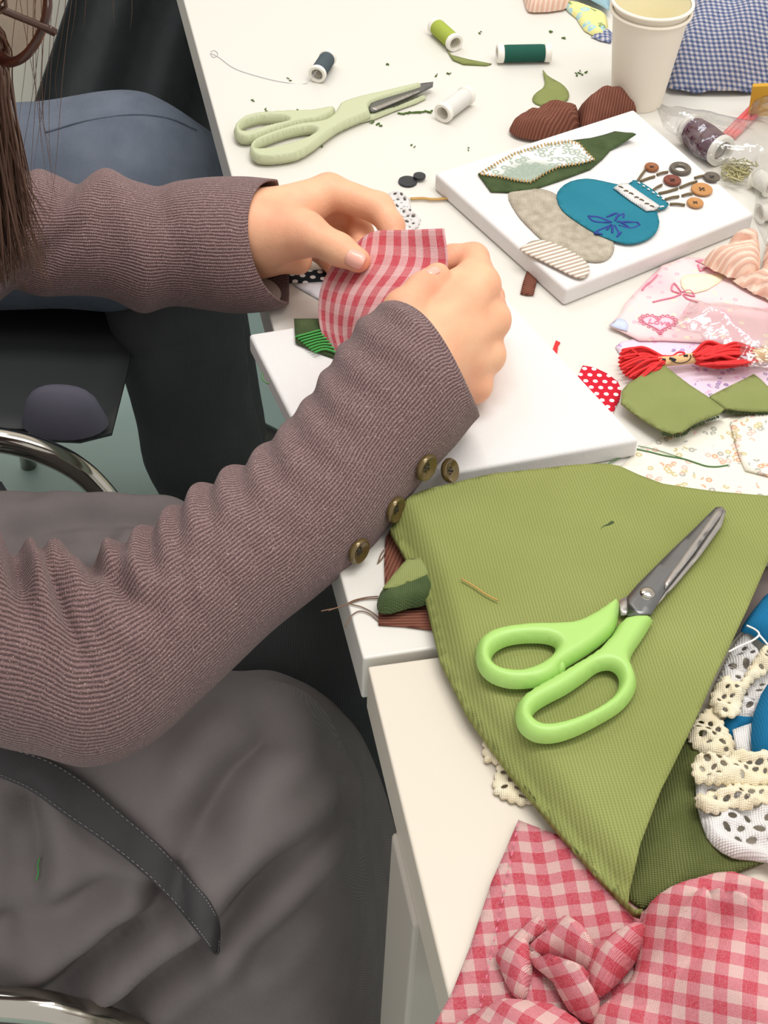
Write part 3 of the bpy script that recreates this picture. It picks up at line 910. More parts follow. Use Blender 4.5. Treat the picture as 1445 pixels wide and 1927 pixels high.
R4 = lambda pts: crop(2.979, 960, 420, pts)
ol = [onedge(1080, 697), onedge(1146, 768)] + pz(R4([(600, 1015), (612, 998), (622, 940), (600, 895), (540, 850), (470, 817), (405, 806)]), T)
tag(shell('fabric_scrap', ol, M['reddot'], T + .0003, lambda v, d: .0012, res=.004), 'half circle of red polka dot cotton tucked against the blank canvas', 'fabric scrap')
tag(shell('fabric_scrap', [onedge(1034, 648), onedge(1046, 661)] + pz(R4([(268, 692), (280, 676), (255, 664)]), T), M['red'], T + .0003, lambda v, d: .001, res=.003), 'tiny red scrap tip at the far side of the blank canvas', 'fabric scrap')
tag(scrap('polka_ribbon', [(530, 512), (560, 513), (606, 509), (640, 505), (648, 524), (606, 531), (572, 533), (540, 532)], M['blackdot'], uvrot=.15, lift=.001), 'black ribbon with white polka dots beneath the left hand', 'ribbon')
tag(scrap('paper_scrap', [(552, 536), (612, 529), (640, 540), (640, 572), (600, 563)], plain('bluish_paper', (232, 236, 244), .6)), 'white paper triangle lying between polka ribbon and blank canvas', 'paper')
vr = scrap('velvet_ribbon', [(553, 601), (585, 602), (618, 604), (660, 620), (690, 650), (680, 700), (625, 672), (590, 660), (556, 646)], M['velvet2'], T + CH + .0004, lift=.002)
tag(vr, 'dark green velvet scrap with bright green stitches on the blank canvas', 'fabric scrap')
strokes('stitching', [[(556 + 5 * k, 634 + 4.2 * k), (600 + 2 * k, 622 + 5 * k), (650, 608 + 9 * k)] for k in range(8)], .0008, M['greenth'], T + CH + .0042, vr, conv=lambda s: s, label='bright green embroidery stitches')
mb = MB(); mb.tube([P(x, y, T + CH + .001) for x, y in ((494, 702), (493, 712), (500, 720), (506, 722))], .0006, 5, 4)
tag(mb.build('thread_end', M['greenth2']), 'small curl of dull green thread at the overhanging canvas edge', 'thread')
# ------------------------------------------------------------------ printed cottons
B2 = lambda pts: crop(4.446, 1120, 420, pts)
tag(scrap('printed_cloth', [(1158, 653), (1168, 644), (1220, 634), (1290, 620), (1445, 600), (1520, 600), (1525, 740), (1445, 762), (1400, 765), (1335, 752), (1290, 732), (1230, 720), (1180, 690)], M['lilac'], lift=.0006), 'lilac cotton with a tiny floral print lying under the red floss skein', 'cloth')
fz = T + .0022
rosy = scrap('printed_cloth', [(1146, 612), (1168, 590), (1176, 572), (1215, 530), (1245, 500), (1290, 485), (1330, 488), (1352, 500), (1382, 516), (1420, 545), (1460, 562), (1520, 600), (1500, 650), (1445, 655), (1340, 645), (1250, 641), (1203, 641)], M['floral'], fz, lift=.001)
tag(rosy, 'pale rosy printed cotton with a heart and bow motif by the decorated canvas', 'cloth')
fz2 = fz + .0024
part(scrap('blue_corner', B2([(118, 856), (190, 795), (250, 810), (275, 850), (268, 905), (200, 885)]), M['bluep'], fz2, .0003, 0, smooth_n=0, parent=rosy), 'pale blue printed corner')
scrap('bow_print_ground', B2([(715, 470), (800, 430), (1000, 430), (1090, 450), (930, 560), (760, 580)]), M['yel'], fz2, .0003, 0, parent=rosy, smooth_n=2)
# heart with the word Love
hc = B2([(530, 835)])[0]; hw = P(*hc, fz2)
hp = [P(*hc, fz2) + Vector((x, y, 0)) for x, y in [(.0115 * (16 * math.sin(a) ** 3) / 16, .0085 * (13 * math.cos(a) - 5 * math.cos(2 * a) - 2 * math.cos(3 * a) - math.cos(4 * a)) / 14) for a in np.linspace(0, 2 * PI, 40, False)]]
ht = shell('heart_print', hp, M['pinkfill'], fz2, lambda v, d: .0003, res=.003, parent=rosy)
mb = MB()
for k in range(26):
    a = 2 * PI * k / 26; q = hw + Vector((.0135 * math.sin(a) ** 3, .0102 * (13 * math.cos(a) - 5 * math.cos(2 * a) - 2 * math.cos(3 * a) - math.cos(4 * a)) / 14, .0004)); mb.tube([q + Vector((.0014 * math.cos(t), .0014 * math.sin(t), 0)) for t in np.linspace(0, 6.28, 9)], .00032, 5)
hq = [q + Vector((0, 0, .0004)) for q in hp]; mb.tube(hq + [hq[0]], .0003, 5)
mb.build('heart_outline', M['pinkprint'], ht)


def lettering(name, text, size, org, ang, mat, parent, depth_=.0002, shear=.2):
    cu = bpy.data.curves.new(name, 'FONT'); cu.body = text; cu.size = size; cu.align_x = 'CENTER'; cu.align_y = 'CENTER'; cu.extrude = depth_; cu.shear = shear; cu.offset = size * .012
    tmp = bpy.data.objects.new(name, cu); COL.objects.link(tmp); bpy.context.view_layer.update()
    me = bpy.data.meshes.new_from_object(tmp.evaluated_get(bpy.context.evaluated_depsgraph_get())); bpy.data.objects.remove(tmp)
    rot = Matrix.Rotation(ang, 4, 'Z')
    return link_mesh(name, [Vector(org) + (rot @ v.co) for v in me.vertices], [tuple(p.vertices) for p in me.polygons], mat, parent, smooth=False)


lettering('heart_word', 'Love', .0085, hw + Vector((0, 0, .0006)), -.12, M['pinkprint'], ht)
for s in [[(720, 575), (660, 500), (640, 560), (720, 590)], [(730, 575), (790, 560), (830, 610), (740, 590)], [(720, 590), (650, 620), (560, 640), (480, 660)], [(735, 595), (770, 630), (860, 660)], [(860, 345), (880, 400), (930, 370), (1000, 410)], [(390, 560), (420, 520), (460, 490), (520, 430)]]:
    strokes('bow_print', [B2(s)], .0006, M['pinkprint'], fz2 + .0004, rosy, conv=lambda s: s)
scrap('ribbon_print', B2([(832, 312), (900, 305), (960, 330), (1020, 375), (940, 360)]), M['pinkprint'], fz2, .0003, 0, parent=rosy)

sr = empty('scrunchie', P(1390, 490))
cordr = lambda v, d: .0012 * np.sin(v[:, 1] * 500 - v[:, 0] * 250)
pillow('band_fold', pz(B2([(890, 292), (1000, 260), (1150, 222), (1300, 190), (1372, 160), (1386, 250), (1380, 370), (1290, 432), (1150, 422), (1030, 372)]), T + .014), M['peachc'], T + .006, .022, .012, res=.0035, parent=sr, extra=cordr, uvrot=1.2, low=.004, smooth_n=2, uvfn=lambda v, z: np.c_[v[:, 1] - .35 * v[:, 0], v[:, 0]])
pillow('band_fold', pz(B2([(1120, 130), (1180, 100), (1240, 88), (1340, 100), (1376, 128), (1372, 165), (1250, 160)]), T + .02), M['peachc'], T + .012, .018, .008, res=.0035, parent=sr, low=.003, smooth_n=2, uvfn=lambda v, z: np.c_[v[:, 1] + .3 * v[:, 0], v[:, 0]])
pillow('band_fold', pz(B2([(1150, 425), (1290, 434), (1390, 390), (1420, 250), (1480, 60), (1600, 80), (1650, 400), (1600, 640), (1445, 590), (1300, 525), (1200, 470)]), T + .012), M['peachc'], T + .0042, .02, .014, res=.004, parent=sr, extra=cordr, low=.003, smooth_n=2, uvfn=lambda v, z: np.c_[v[:, 1] + .45 * v[:, 0], v[:, 0]])
tag(sr, 'peach corduroy scrunchie beside the decorated canvas front edge', 'scrunchie')

# red floss skein
def skein(a, b, rb, left, right, label, mark=True):
    r = empty('floss_skein', ((a.x + b.x) / 2, (a.y + b.y) / 2, T))
    vs_, fs_, uv_ = tube_data(catmull([a, (a + b) / 2, b], 6), rb, 20, flat=.8); bd = sharp(link_mesh('paper_band', vs_, fs_, M['kraft'], r, uv_), 50); bd['label'] = 'tan paper band'
    mb = MB()
    for pts, rr in left + right: mb.tube(pts, rr, 6, 6)
    mb.build('floss', M['red'], r); tag(r, label, 'embroidery floss'); return r, bd


ba, bb = [P(x, y, T + .010) for x, y in B2([(525, 1160), (868, 1126)])]
ax = (bb - ba).normalized(); sd = Vector((-ax.y, ax.x, 0)); upz = Vector((0, 0, 1)); strl, strr = [], []
tg = [(232, 1062), (216, 1090), (206, 1125), (206, 1160), (212, 1190), (222, 1215), (240, 1245), (262, 1268), (290, 1285), (322, 1296), (352, 1303), (376, 1308), (400, 1290), (420, 1270), (450, 1255), (478, 1240)]
for k, (x, y) in enumerate(tg):
    q = k / 15 - .5; e = P(*B2([(x, y)])[0], T + .0045 + .003 * (k % 3)); s = ba + sd * (-q * .006) + upz * (.0025 * math.sin(k * 2.1)) + ax * .004
    m = s.lerp(e, .5) + sd * (-.5 * q * .012) + upz * (.003 + .002 * (k % 2)); strl.append(([s, m, e, e + (m - e) * .3 + Vector((0, 0, -.0022))], .0011))
    for j in (1, 2):
        e2_ = s.lerp(e, .97 - .06 * j) + sd * (.0018 * (j - 1.5)); m2 = s.lerp(e2_, .5) + sd * (-.4 * q * .012 + .001 * j) + upz * (.004 - .0022 * j); strl.append(([s, m2, e2_], .0010))
lp = [P(*q, T + .013) for q in B2([(300, 1050), (345, 1085), (400, 1120), (470, 1118), (560, 1110), (640, 1112), (690, 1082), (735, 1082), (745, 1095), (700, 1112)])]; strl.append((lp, .0007))
for k in range(26):
    q = rng.uniform(-1, 1); w = rng.uniform(-1, 1); s = bb - ax * .004 + sd * (q * .0034) + upz * (w * .0026)
    e = P(*B2([(1290 + 40 * rng.uniform(-1, .6), 1185 + 14 * rng.uniform(-1, .5))])[0], T + .008 + .002 * w)
    m = s.lerp(e, .4) + sd * (q * .0085 + .004) + upz * (w * .004 + .002); strr.append(([s, m, e], .0011))
sk, bd = skein(ba, bb, .0043, strl, strr, 'red embroidery floss skein in a tan paper band, loops fanned out at the left')
nz = lambda x, y: P(x, y, T + .0139)
mb = MB(); mb.tube([nz(*q) for q in B2([(640, 1150), (680, 1168), (730, 1170), (780, 1150), (800, 1120), (795, 1102)])], .0004, 5, 4)
for s in ([(620, 1128), (650, 1135), (675, 1145)], [(645, 1145), (662, 1158)], [(560, 1138), (590, 1142)], [(740, 1108), (775, 1108)]): mb.tube([nz(*q) for q in B2(s)], .0008, 5, 2)
mb.build('band_mark', M['ink'], bd)
ba, bb = P(*B2([(1315, 1115)])[0], T + .012), P(1500, 660, T + .012); ax = (bb - ba).normalized(); sd = Vector((-ax.y, ax.x, 0)); strl = []
for k in range(22):
    q, w = rng.uniform(-1, 1), rng.uniform(-1, 1); s = ba + ax * .004 + sd * q * .005 + upz * w * .003; e = ba - ax * (.034 + .01 * rng.uniform(-1, 1)) + sd * q * .007 + upz * (w * .002 + .003)
    strl.append(([s, s.lerp(e, .5) + sd * q * .006 + upz * .003, e], .0011))
skein(ba, bb, .006, strl, [], 'second red floss skein inside the clear sleeve at the frame edge')

# clear sleeve over the print
SL = pz(B2([(820, 592), (760, 690), (662, 830), (760, 870), (880, 895), (945, 985), (1010, 1022), (1100, 1080), (1175, 1150), (1290, 1185), (1445, 1200), (1620, 1190), (1650, 700), (1445, 690), (1230, 660), (1080, 640), (950, 640)]), T + .016)


def wrinkle(v, a, fx, fy, ph):
    k = v[:, 0] * fx + v[:, 1] * fy; j = v[:, 0] * fy - v[:, 1] * fx
    return a * (np.abs(np.sin(k + 1.5 * np.sin(j * .35 + ph))) ** .6 + .5 * np.sin(j * .55 + ph))


def slv(v, d): return np.clip(d / .02, 0, 1) * .012 + wrinkle(v, .0016, 130, 60, 1)


tag(shell('plastic_sleeve', SL, M['film'], T + .011, lambda v, d: slv(v, d) + .0003, slv, res=.003), 'wrinkled clear plastic sleeve lying over the rosy printed cotton', 'plastic bag')
# plastic bag round the plum spool
PB = pz([(1234, 203), (1262, 221), (1306, 227), (1358, 240), (1402, 250), (1404, 228), (1412, 203), (1520, 190), (1540, 470), (1440, 466), (1418, 414), (1421, 371), (1410, 318), (1349, 314), (1306, 294), (1284, 266), (1249, 244)], T + .016)


def bagz(v, d): return .005 + .016 * np.sqrt(1 - (1 - np.clip(d / .02, 0, 1)) ** 2) + (wrinkle(v, .0016, 150, 40, 2) + wrinkle(v, .0010, -60, 170, 0)) * np.clip(d / .01, 0, 1)


tag(shell('plastic_bag', PB, M['film'], T + .012, lambda v, d: bagz(v, d) + .0003, bagz, res=.003), 'clear plastic bag of spools along the frame edge beyond the decorated canvas', 'plastic bag')
R1 = lambda pts: crop(4.587, 1140, 0, pts)
mb = MB()
for k in range(46):
    c = P(*R1([(rng.uniform(1060, 1230), rng.uniform(1400, 1540))])[0], T + rng.uniform(.002, .012)); q = [c + Vector(rng.uniform(-.008, .008, 3) * (1, 1, .3)) for _ in range(4)]
    for w in q: w.z = max(w.z, T + .001)
    mb.tube(q, .0005, 5, 4)
tag(mb.build('thread_tangle', plain('straw_thread', (196, 188, 140), .8, var=.3)), 'tangle of straw coloured thread in the bag below the plum spool', 'thread')
tag(box('card', (P(1436, 186, T + .02) + Vector((.012, 0, 0))), (.024, .004, 0), (0, .0012, .001), (-.002, -.004, .017), M['mustard'], None, .0004), 'mustard yellow card standing at the frame edge', 'card')
for k in range(3):
    a, b = P(1362 + 9 * k, 254 + 2 * k, T + .003), P(1420 + 8 * k, 196 + 4 * k, T + .003)
    tag(tube('coral_stick', [a, b], .0024, M['pinks'], seg=12), ['coral stick nearest the clear bag', 'middle coral stick', 'coral stick against the mustard card'][k] + ' of three under the bag edge', 'stick', 'three coral sticks')

# olive cotton squares
R3 = lambda pts: crop(5.453, 1180, 680, pts)


def pile(name, olpx, edge, z, label, uvrot):
    r = scrap(name, R3(olpx), M['olive2'], z, .002, .003, 50, uvrot, 0, .004); mb = MB()
    w = [P(x, y, z + .0018) for x, y in R3(edge)]
    for i in range(len(w) - 1):
        for k in range(26):
            q = w[i].lerp(w[i + 1], rng.uniform()); mb.tube([q, q + Vector((rng.uniform(-.0012, .0012), -.0008 + rng.uniform(-.0012, .0006), rng.uniform(-.0012, .0006)))], .0004, 4)
    part(mb.build('pile_edge', M['velvet2'], r), 'dark fuzzy cut edge'); tag(r, label, 'fabric scrap', 'olive cotton squares'); return r


pile('fabric_square', [(840, 385), (1060, 265), (1295, 145), (1370, 205), (1445, 280), (1600, 420), (1560, 500), (1445, 522), (1300, 530), (1150, 525), (990, 508)], [(990, 506), (1150, 523), (1300, 528), (1445, 520), (1560, 498)], T + .004, 'olive cotton scrap, partly under the olive square, its dark cut edge showing', .4)
pile('fabric_square', [(-58, 320), (0, 256), (180, 140), (355, 26), (500, 140), (640, 250), (830, 385), (990, 510), (940, 560), (800, 610), (680, 665), (565, 745), (460, 758), (360, 728), (150, 592), (0, 482), (-64, 430)], [(940, 560), (800, 610), (680, 665), (565, 745), (460, 758), (360, 728)], T + .0085, 'olive cotton square in front of the red floss skein', .65)
# ivory prints
iv = scrap('printed_cloth', [(1150, 892), (1185, 862), (1200, 845), (1230, 833), (1290, 808), (1400, 778), (1500, 770), (1540, 1010), (1440, 990), (1250, 960)], M['ivory'], T, .0012, .0004)
tag(iv, 'ivory cotton with small flower print beyond the olive cloth', 'cloth')
tag(scrap('printed_cloth', [(1374, 795), (1420, 778), (1520, 772), (1545, 920), (1460, 900), (1402, 885), (1388, 850)], M['ivory'], T + .002, .0012, .001, uvrot=1.0), 'smaller ivory print piece on top, its cut corner by the olive scraps', 'cloth')
for nm, pts, lb in (('thread_end', [(1198, 845), (1222, 850), (1250, 857), (1285, 863), (1310, 871), (1330, 877), (1350, 878), (1370, 875)], 'long loose green thread across the ivory print'), ('thread_end', [(1135, 884), (1146, 872), (1160, 864), (1178, 856)], 'short green thread emerging under the blank canvas front')):
    mb = MB(); mb.tube([P(x, y, T + .0022) for x, y in pts], .0005, 5, 5)
    if len(pts) > 5: mb.tube([P(x, y - 4, T + .0026) for x, y in [(1200, 843), (1225, 848), (1250, 855), (1283, 866)]], .0003, 5, 5)
    tag(mb.build(nm, M['greenth2']), lb, 'thread')

# ------------------------------------------------------------------ scraps peeping from beneath the olive cloth
tag(scrap('fabric_scrap', [(738, 990), (725, 1015), (723, 1060), (724, 1100), (760, 1110), (790, 1060), (775, 1000)], M['cordo'], T, lift=.001, uvrot=.3), 'brown corduroy scrap standing behind the folded velvet, below the sleeve button', 'fabric scrap')
frayed = tag(scrap('fabric_scrap', [(712, 1152), (740, 1150), (800, 1140), (840, 1150), (845, 1190), (812, 1186), (760, 1179), (712, 1176)], M['cordo'], T, lift=.001, uvrot=1.5), 'brown corduroy strip in front of the folded green velvet', 'fabric scrap')
fv = pillow('velvet_scrap', pz([(762, 1060), (738, 1085), (716, 1112), (709, 1135), (714, 1150), (735, 1152), (770, 1142), (805, 1135), (830, 1110), (800, 1075)], T + .008), M['velvet2'], T + .0035, .012, .008, res=.003, low=.003, smooth_n=2)
tag(fv, 'folded green velvet scrap with a fuzzy cut edge beneath the olive cloth', 'fabric scrap')
part(shell('upper_fold', pz([(765, 1056), (742, 1082), (720, 1110), (745, 1108), (782, 1094), (812, 1080), (805, 1050)], T + .014), M['olive2'], T + .0145, lambda v, d: .0012, res=.003, parent=fv), 'smooth olive back of the fold')
for s in ([(712, 1122), (690, 1124), (665, 1130), (640, 1142), (604, 1150)], [(712, 1126), (680, 1128), (650, 1138), (618, 1149)], [(716, 1165), (700, 1152), (680, 1142), (660, 1137)], [(714, 1170), (695, 1155), (676, 1150), (660, 1160), (650, 1180)], [(722, 1035), (716, 1045), (712, 1058)], [(724, 1042), (718, 1052), (710, 1060)]): 
    mb = MB(); mb.tube([P(x, y, T + .0012) for x, y in s], .0004, 5, 5); mb.build('frayed_thread', M['brownth'], frayed)
# ------------------------------------------------------------------ the big olive cloth
FOLD = [(735, 985), (760, 1030), (785, 1075), (800, 1110), (815, 1170), (830, 1230), (880, 1330), (960, 1440), (1060, 1560), (1140, 1650), (1196, 1706)]
OUT = FOLD + [(1210, 1709), (1186, 1688), (1186, 1672), (1200, 1605), (1240, 1500), (1290, 1400), (1340, 1290), (1400, 1165), (1430, 1095), (1445, 1062), (1530, 1040), (1560, 975), (1445, 948), (1340, 936), (1245, 922), (1200, 903), (1165, 884), (1140, 879), (1070, 883), (1000, 891), (930, 903), (870, 917), (810, 932), (775, 948), (745, 970)]
fw = np.array([tuple(P(x, y, T + .012))[:2] for x, y in FOLD])
GZ = .021


def gtop(v, d):
    q = np.clip(seg_dist(v, fw, False) / .016, 0, 1); far = np.clip((v[:, 1] - .66) / .12, 0, 1)
    h = GZ - .012 * far * far * (3 - 2 * far)
    return .006 + (h - .006) * np.sin(q * PI / 2) + .0006 * np.sin(v[:, 0] * 70 + v[:, 1] * 95) * q


def gbot(v, d):
    q = np.clip(seg_dist(v, fw, False) / .016, 0, 1); return np.where(q < 1, .006 * (1 - np.sqrt(1 - (1 - q) ** 2)) + (gtop(v, d) - .0018) * q ** 4 * .98, gtop(v, d) - .0018)


og = shell('olive_cloth', pz(OUT, T + .016), M['olive'], T + .0032, gtop, gbot, res=.0036, uvrot=.25)
tag(og, 'large folded olive green cotton cloth under the lime scissors', 'cloth')
part(shell('velvet_underside', pz([(1330, 1340), (1265, 1410), (1205, 1530), (1175, 1600), (1176, 1665), (1182, 1692), (1210, 1709), (1275, 1665), (1385, 1640), (1440, 1620), (1345, 1562), (1322, 1520), (1310, 1460), (1318, 1400)], T + .005), M['velvet'], T + .0022, lambda v, d: .0022 + .002 * np.sin(v[:, 0] * 120 - v[:, 1] * 60) ** 2, lambda v, d: 0 * d, res=.005, parent=og), 'dark velvet underside')
tag(tube('lint', [P(x, y, T + .0262 - .003) for x, y in ((1128, 1003), (1134, 994), (1144, 990), (1153, 984))], .0016, M['velvet2'], seg=8, smooth_n=3), 'dark green lint thread on the olive cloth beyond the scissors', 'thread')
tag(tube('thread_end', [P(x, y, T + GZ + .005) for x, y in ((868, 1089), (890, 1102), (915, 1119), (937, 1130))], .0005, M['gold'], seg=6, smooth_n=4), 'pale needle-like thread lying on the olive cloth', 'thread')

# ------------------------------------------------------------------ lime scissors
ZC = T + .0032 + GZ + .0008
R6 = lambda pts: crop(2.409, 1000, 900, pts)
ls = empty('scissors', P(1120, 1230, ZC))
HA = [(1163, 1122), (1164, 1160), (1150, 1190), (1110, 1222), (1062, 1252), (1052, 1266), (1030, 1280), (1000, 1287), (960, 1288), (925, 1277), (903, 1256), (896, 1228), (900, 1203), (918, 1186), (950, 1176), (1000, 1170), (1050, 1169), (1085, 1165), (1120, 1148)]
hA = [(926, 1232), (934, 1219), (955, 1208), (985, 1203), (1020, 1203), (1041, 1208), (1046, 1216), (1034, 1232), (1010, 1248), (980, 1257), (950, 1255), (932, 1246)]
HB = [(1226, 1157), (1227, 1166), (1212, 1192), (1192, 1222), (1188, 1240), (1197, 1262), (1199, 1285), (1188, 1310), (1165, 1334), (1125, 1358), (1080, 1380), (1040, 1391), (1005, 1388), (980, 1370), (971, 1345), (974, 1320), (990, 1300), (1030, 1276), (1075, 1250), (1120, 1222), (1150, 1192), (1175, 1160)]
hB = [(1004, 1345), (1008, 1333), (1030, 1318), (1065, 1300), (1098, 1278), (1125, 1258), (1148, 1254), (1163, 1264), (1166, 1283), (1155, 1304), (1130, 1324), (1095, 1342), (1055, 1355), (1022, 1358)]
zt = ZC + .008
for ol_, ho_ in ((HA, hA), (HB, hB)): pillow('handle', pz(ol_, zt), M['lime'], ZC, .0115, .0055, [pz(ho_, zt)], .0022, ls, 3, 3, low=.004)
pillow('stop_lug', pz([(1045, 1250), (1058, 1238), (1068, 1246), (1062, 1258), (1050, 1266)], zt), M['lime'], ZC + .0005, .0105, .002, res=.0025, parent=ls, low=.003)
zb = ZC + .0045
shell('blade', pz(R6([(555, 590), (605, 510), (740, 340), (870, 138), (882, 148), (862, 215), (765, 350), (655, 480)]), zb), M['steel2'], zb - .0012, lambda v, d: .0012, res=.005, parent=ls)
shell('blade_tang', pz(R6([(398, 552), (432, 535), (470, 520), (470, 618), (438, 616), (405, 622)]), zb), M['steel2'], zb - .0012, lambda v, d: .0012, res=.005, parent=ls)
fb = shell('blade', pz(R6([(434, 535), (480, 480), (560, 400), (640, 320), (740, 225), (835, 130), (860, 128), (872, 134), (860, 165), (735, 340), (610, 500), (545, 612), (490, 618), (437, 622)]), zb + .002), M['steel'], zb, lambda v, d: .0018, res=.005, parent=ls)
part(shell('ground_edge', pz(R6([(606, 502), (604, 470), (640, 415), (700, 330), (770, 235), (835, 142), (862, 129), (872, 134), (860, 165), (735, 340)]), zb + .0022), M['steel2'], zb + .0018, lambda v, d: .0003, res=.005, parent=fb), 'bright ground edge')
c = P(*R6([(527, 515)])[0], zb + .003); c.z = zb + .0017
part(lathe('pivot_screw', [(0, 0), (.0046, 0), (.0044, .0009), (.003, .0017), (0, .002)], c, (0, 0, 1), M['chrome'], ls), 'shiny pivot screw')
tag(ls, 'lime green handled scissors with grey blades lying on the olive cloth', 'scissors')

# ------------------------------------------------------------------ lace and blue cloth by the frame edge
R7 = lambda pts: crop(3.211, 1260, 1060, pts)


def lace(name, px, mat, z, h, hole, gap, label, conv=R7, group=None, ph=0.0, ribs=0.0, cat='lace', oval=1.5, skip=0.0, parent=None, scallop=0.0):
    ol = [tuple(P(x, y, z + h * .5))[:2] for x, y in conv(px)]; ol = [tuple(p) for p in catmull(ol, 2, True)]
    if scallop:
        rs = np.array(resample(ol, .0009)); tn = np.roll(rs, -1, 0) - np.roll(rs, 1, 0); tn /= np.linalg.norm(tn, axis=1)[:, None] + 1e-9; sgn = 1 if np.sum(rs[:, 0] * np.roll(rs[:, 1], -1) - rs[:, 1] * np.roll(rs[:, 0], -1)) > 0 else -1
        ol = [tuple(p) for p in rs + np.c_[tn[:, 1], -tn[:, 0]] * sgn * (scallop * np.abs(np.sin(np.arange(len(rs)) * .0009 * PI / .0052)))[:, None]]
    a = np.array(ol); lo, hi = a.min(0), a.max(0); hs = []
    x = lo[0]; row = 0
    y = lo[1]
    while y < hi[1]:
        x = lo[0] + (row % 2) * gap * .5
        while x < hi[0]:
            jx, jy = rng.uniform(-.12, .12, 2) * gap; cx, cy = x + jx, y + jy; r = hole * rng.uniform(.7, 1.1)
            if rng.uniform() > skip and inside(np.array([[cx, cy]]), ol)[0] and seg_dist(np.array([[cx, cy]]), ol)[0] > r * oval + .0012:
                t = rng.uniform(0, 3); hs.append([(cx + r * math.cos(k) * math.cos(t) - r * oval * math.sin(k) * math.sin(t), cy + r * math.cos(k) * math.sin(t) + r * oval * math.sin(k) * math.cos(t)) for k in np.linspace(0, 2 * PI, 8, False)])
            x += gap
        y += gap * .85; row += 1

    def top(v, d0):
        d = seg_dist(v, ol); q = np.clip(d / .004, 0, 1); return h * np.sqrt(1 - (1 - q) ** 2) * (.6 + .4 * np.sin(v[:, 0] * 200 + v[:, 1] * 90 + ph + 1.5 * np.sin(v[:, 1] * 260))) + ribs * np.sin(v[:, 1] * 900 + v[:, 0] * 200) + .0012
    o = shell(name, ol, mat, z, top, lambda v, d0: top(v, d0) - .0012, hs, .002, parent)
    return tag(o, label, cat, group) if label else o


lace('lace_scrap', [(715, 372), (742, 362), (768, 372), (772, 395), (790, 410), (775, 432), (740, 436), (712, 425)], M['wlace'], T + .0003, .005, .0012, .0055, 'crumpled white lace scrap behind the left hand', conv=lambda q: q, scallop=.001)
tag(scrap('fabric_scrap', R7([(380, 60), (500, 40), (700, 0), (700, 300), (520, 330), (420, 420), (330, 520), (260, 560)]), plain('grey_taupe_cloth', (120, 108, 104), .9), T, .0012, .001), 'grey brown cloth at the bottom of the lace heap', 'fabric scrap')
lace('eyelet_lace', [(265, 745), (330, 600), (372, 515), (440, 415), (520, 500), (594, 640), (640, 720), (530, 870), (520, 915), (400, 925), (280, 830)], M['wlace'], T + .003, .008, .0017, .0075, 'white eyelet lace between the olive cloth edge and blue cotton')
tag(pillow('blue_cloth', pz(R7([(428, 412), (470, 330), (540, 240), (600, 175), (720, 140), (720, 500), (594, 495), (545, 470), (480, 425)]), T + .014), M['bluefab'], T + .011, .012, .012, res=.004, low=.003, smooth_n=2), 'blue cotton piece at the top of the lace heap', 'cloth')
tag(pillow('blue_cloth', pz(R7([(502, 1150), (500, 960), (530, 850), (594, 720), (720, 690), (720, 1220), (560, 1165)]), T + .014), M['bluefab'], T + .009, .014, .012, res=.004, low=.003, smooth_n=2), 'larger blue cotton piece behind the two cream lace strips', 'cloth')
tag(pillow('blue_cloth', pz(R7([(312, 970), (350, 925), (430, 905), (512, 915), (505, 975), (420, 1000), (385, 1060), (350, 1020)]), T + .004), M['bluefab'], T + .0008, .006, .006, res=.003, low=.002, smooth_n=2), 'small dark blue fold beside the white tag', 'cloth')
tag(scrap('fabric_tag', R7([(380, 1008), (440, 985), (502, 965), (500, 1165), (400, 1122)]), M['wlace'], T + .0075, .0008, .001), 'small white fabric tag against the blue cotton', 'fabric tag')
lace('lace_strip', [(250, 795), (325, 690), (380, 712), (440, 705), (475, 655), (530, 560), (594, 488), (640, 470), (640, 590), (580, 640), (500, 690), (450, 760), (430, 840), (400, 905), (330, 900), (280, 860)], M['lace'], T + .011, .007, .0013, .0055, 'ruffled cream lace strip curling across the white eyelet lace', group='cream crochet lace strips', scallop=.0016, ribs=.0005)
lace('lace_strip', [(122, 1050), (155, 945), (245, 865), (290, 850), (305, 935), (350, 1000), (392, 1130), (335, 1172), (220, 1142)], M['lace'], T + .0065, .006, .0015, .0058, 'cream lace strip running down beside the white tag', group='cream crochet lace strips', scallop=.0016, ribs=.0005, ph=1)
lace('eyelet_lace', [(160, 1320), (300, 1320), (500, 1390), (680, 1430), (680, 1830), (594, 1795), (470, 1780), (380, 1765), (265, 1692), (200, 1570)], M['wlace'], T + .0065, .006, .0022, .0088, 'white eyelet lace next to the pink gingham cloth')
lace('lace_strip', [(160, 1400), (230, 1385), (300, 1370), (450, 1322), (594, 1340), (680, 1340), (680, 1420), (530, 1432), (470, 1472), (380, 1452), (290, 1492), (200, 1472)], M['lace'], T + .013, .006, .0014, .0056, 'lower horizontal cream lace strip over the white eyelet lace', group='cream crochet lace strips', scallop=.0016, ribs=.0006, ph=2)
lace('lace_strip', [(155, 1175), (220, 1155), (300, 1150), (360, 1160), (420, 1122), (500, 1162), (560, 1118), (600, 1130), (680, 1130), (680, 1285), (450, 1312), (300, 1312), (200, 1302), (155, 1280)], M['lace'], T + .0145, .007, .0015, .0058, 'upper horizontal cream lace strip below the blue cotton', group='cream crochet lace strips', scallop=.0016, ribs=.0006, ph=3)
mb = MB()
for s in ([(358, 535), (420, 502), (500, 467), (540, 432), (520, 402), (465, 375)], [(540, 432), (565, 460), (592, 492)]): mb.tube([P(x, y, T + .0262) for x, y in R7(s)], .0006, 5, 4)
tag(mb.build('thread_end', M['whiteth']), 'white thread over the blue cotton, forked', 'thread')
R5 = lambda pts: crop(2.536, 600, 800, pts)
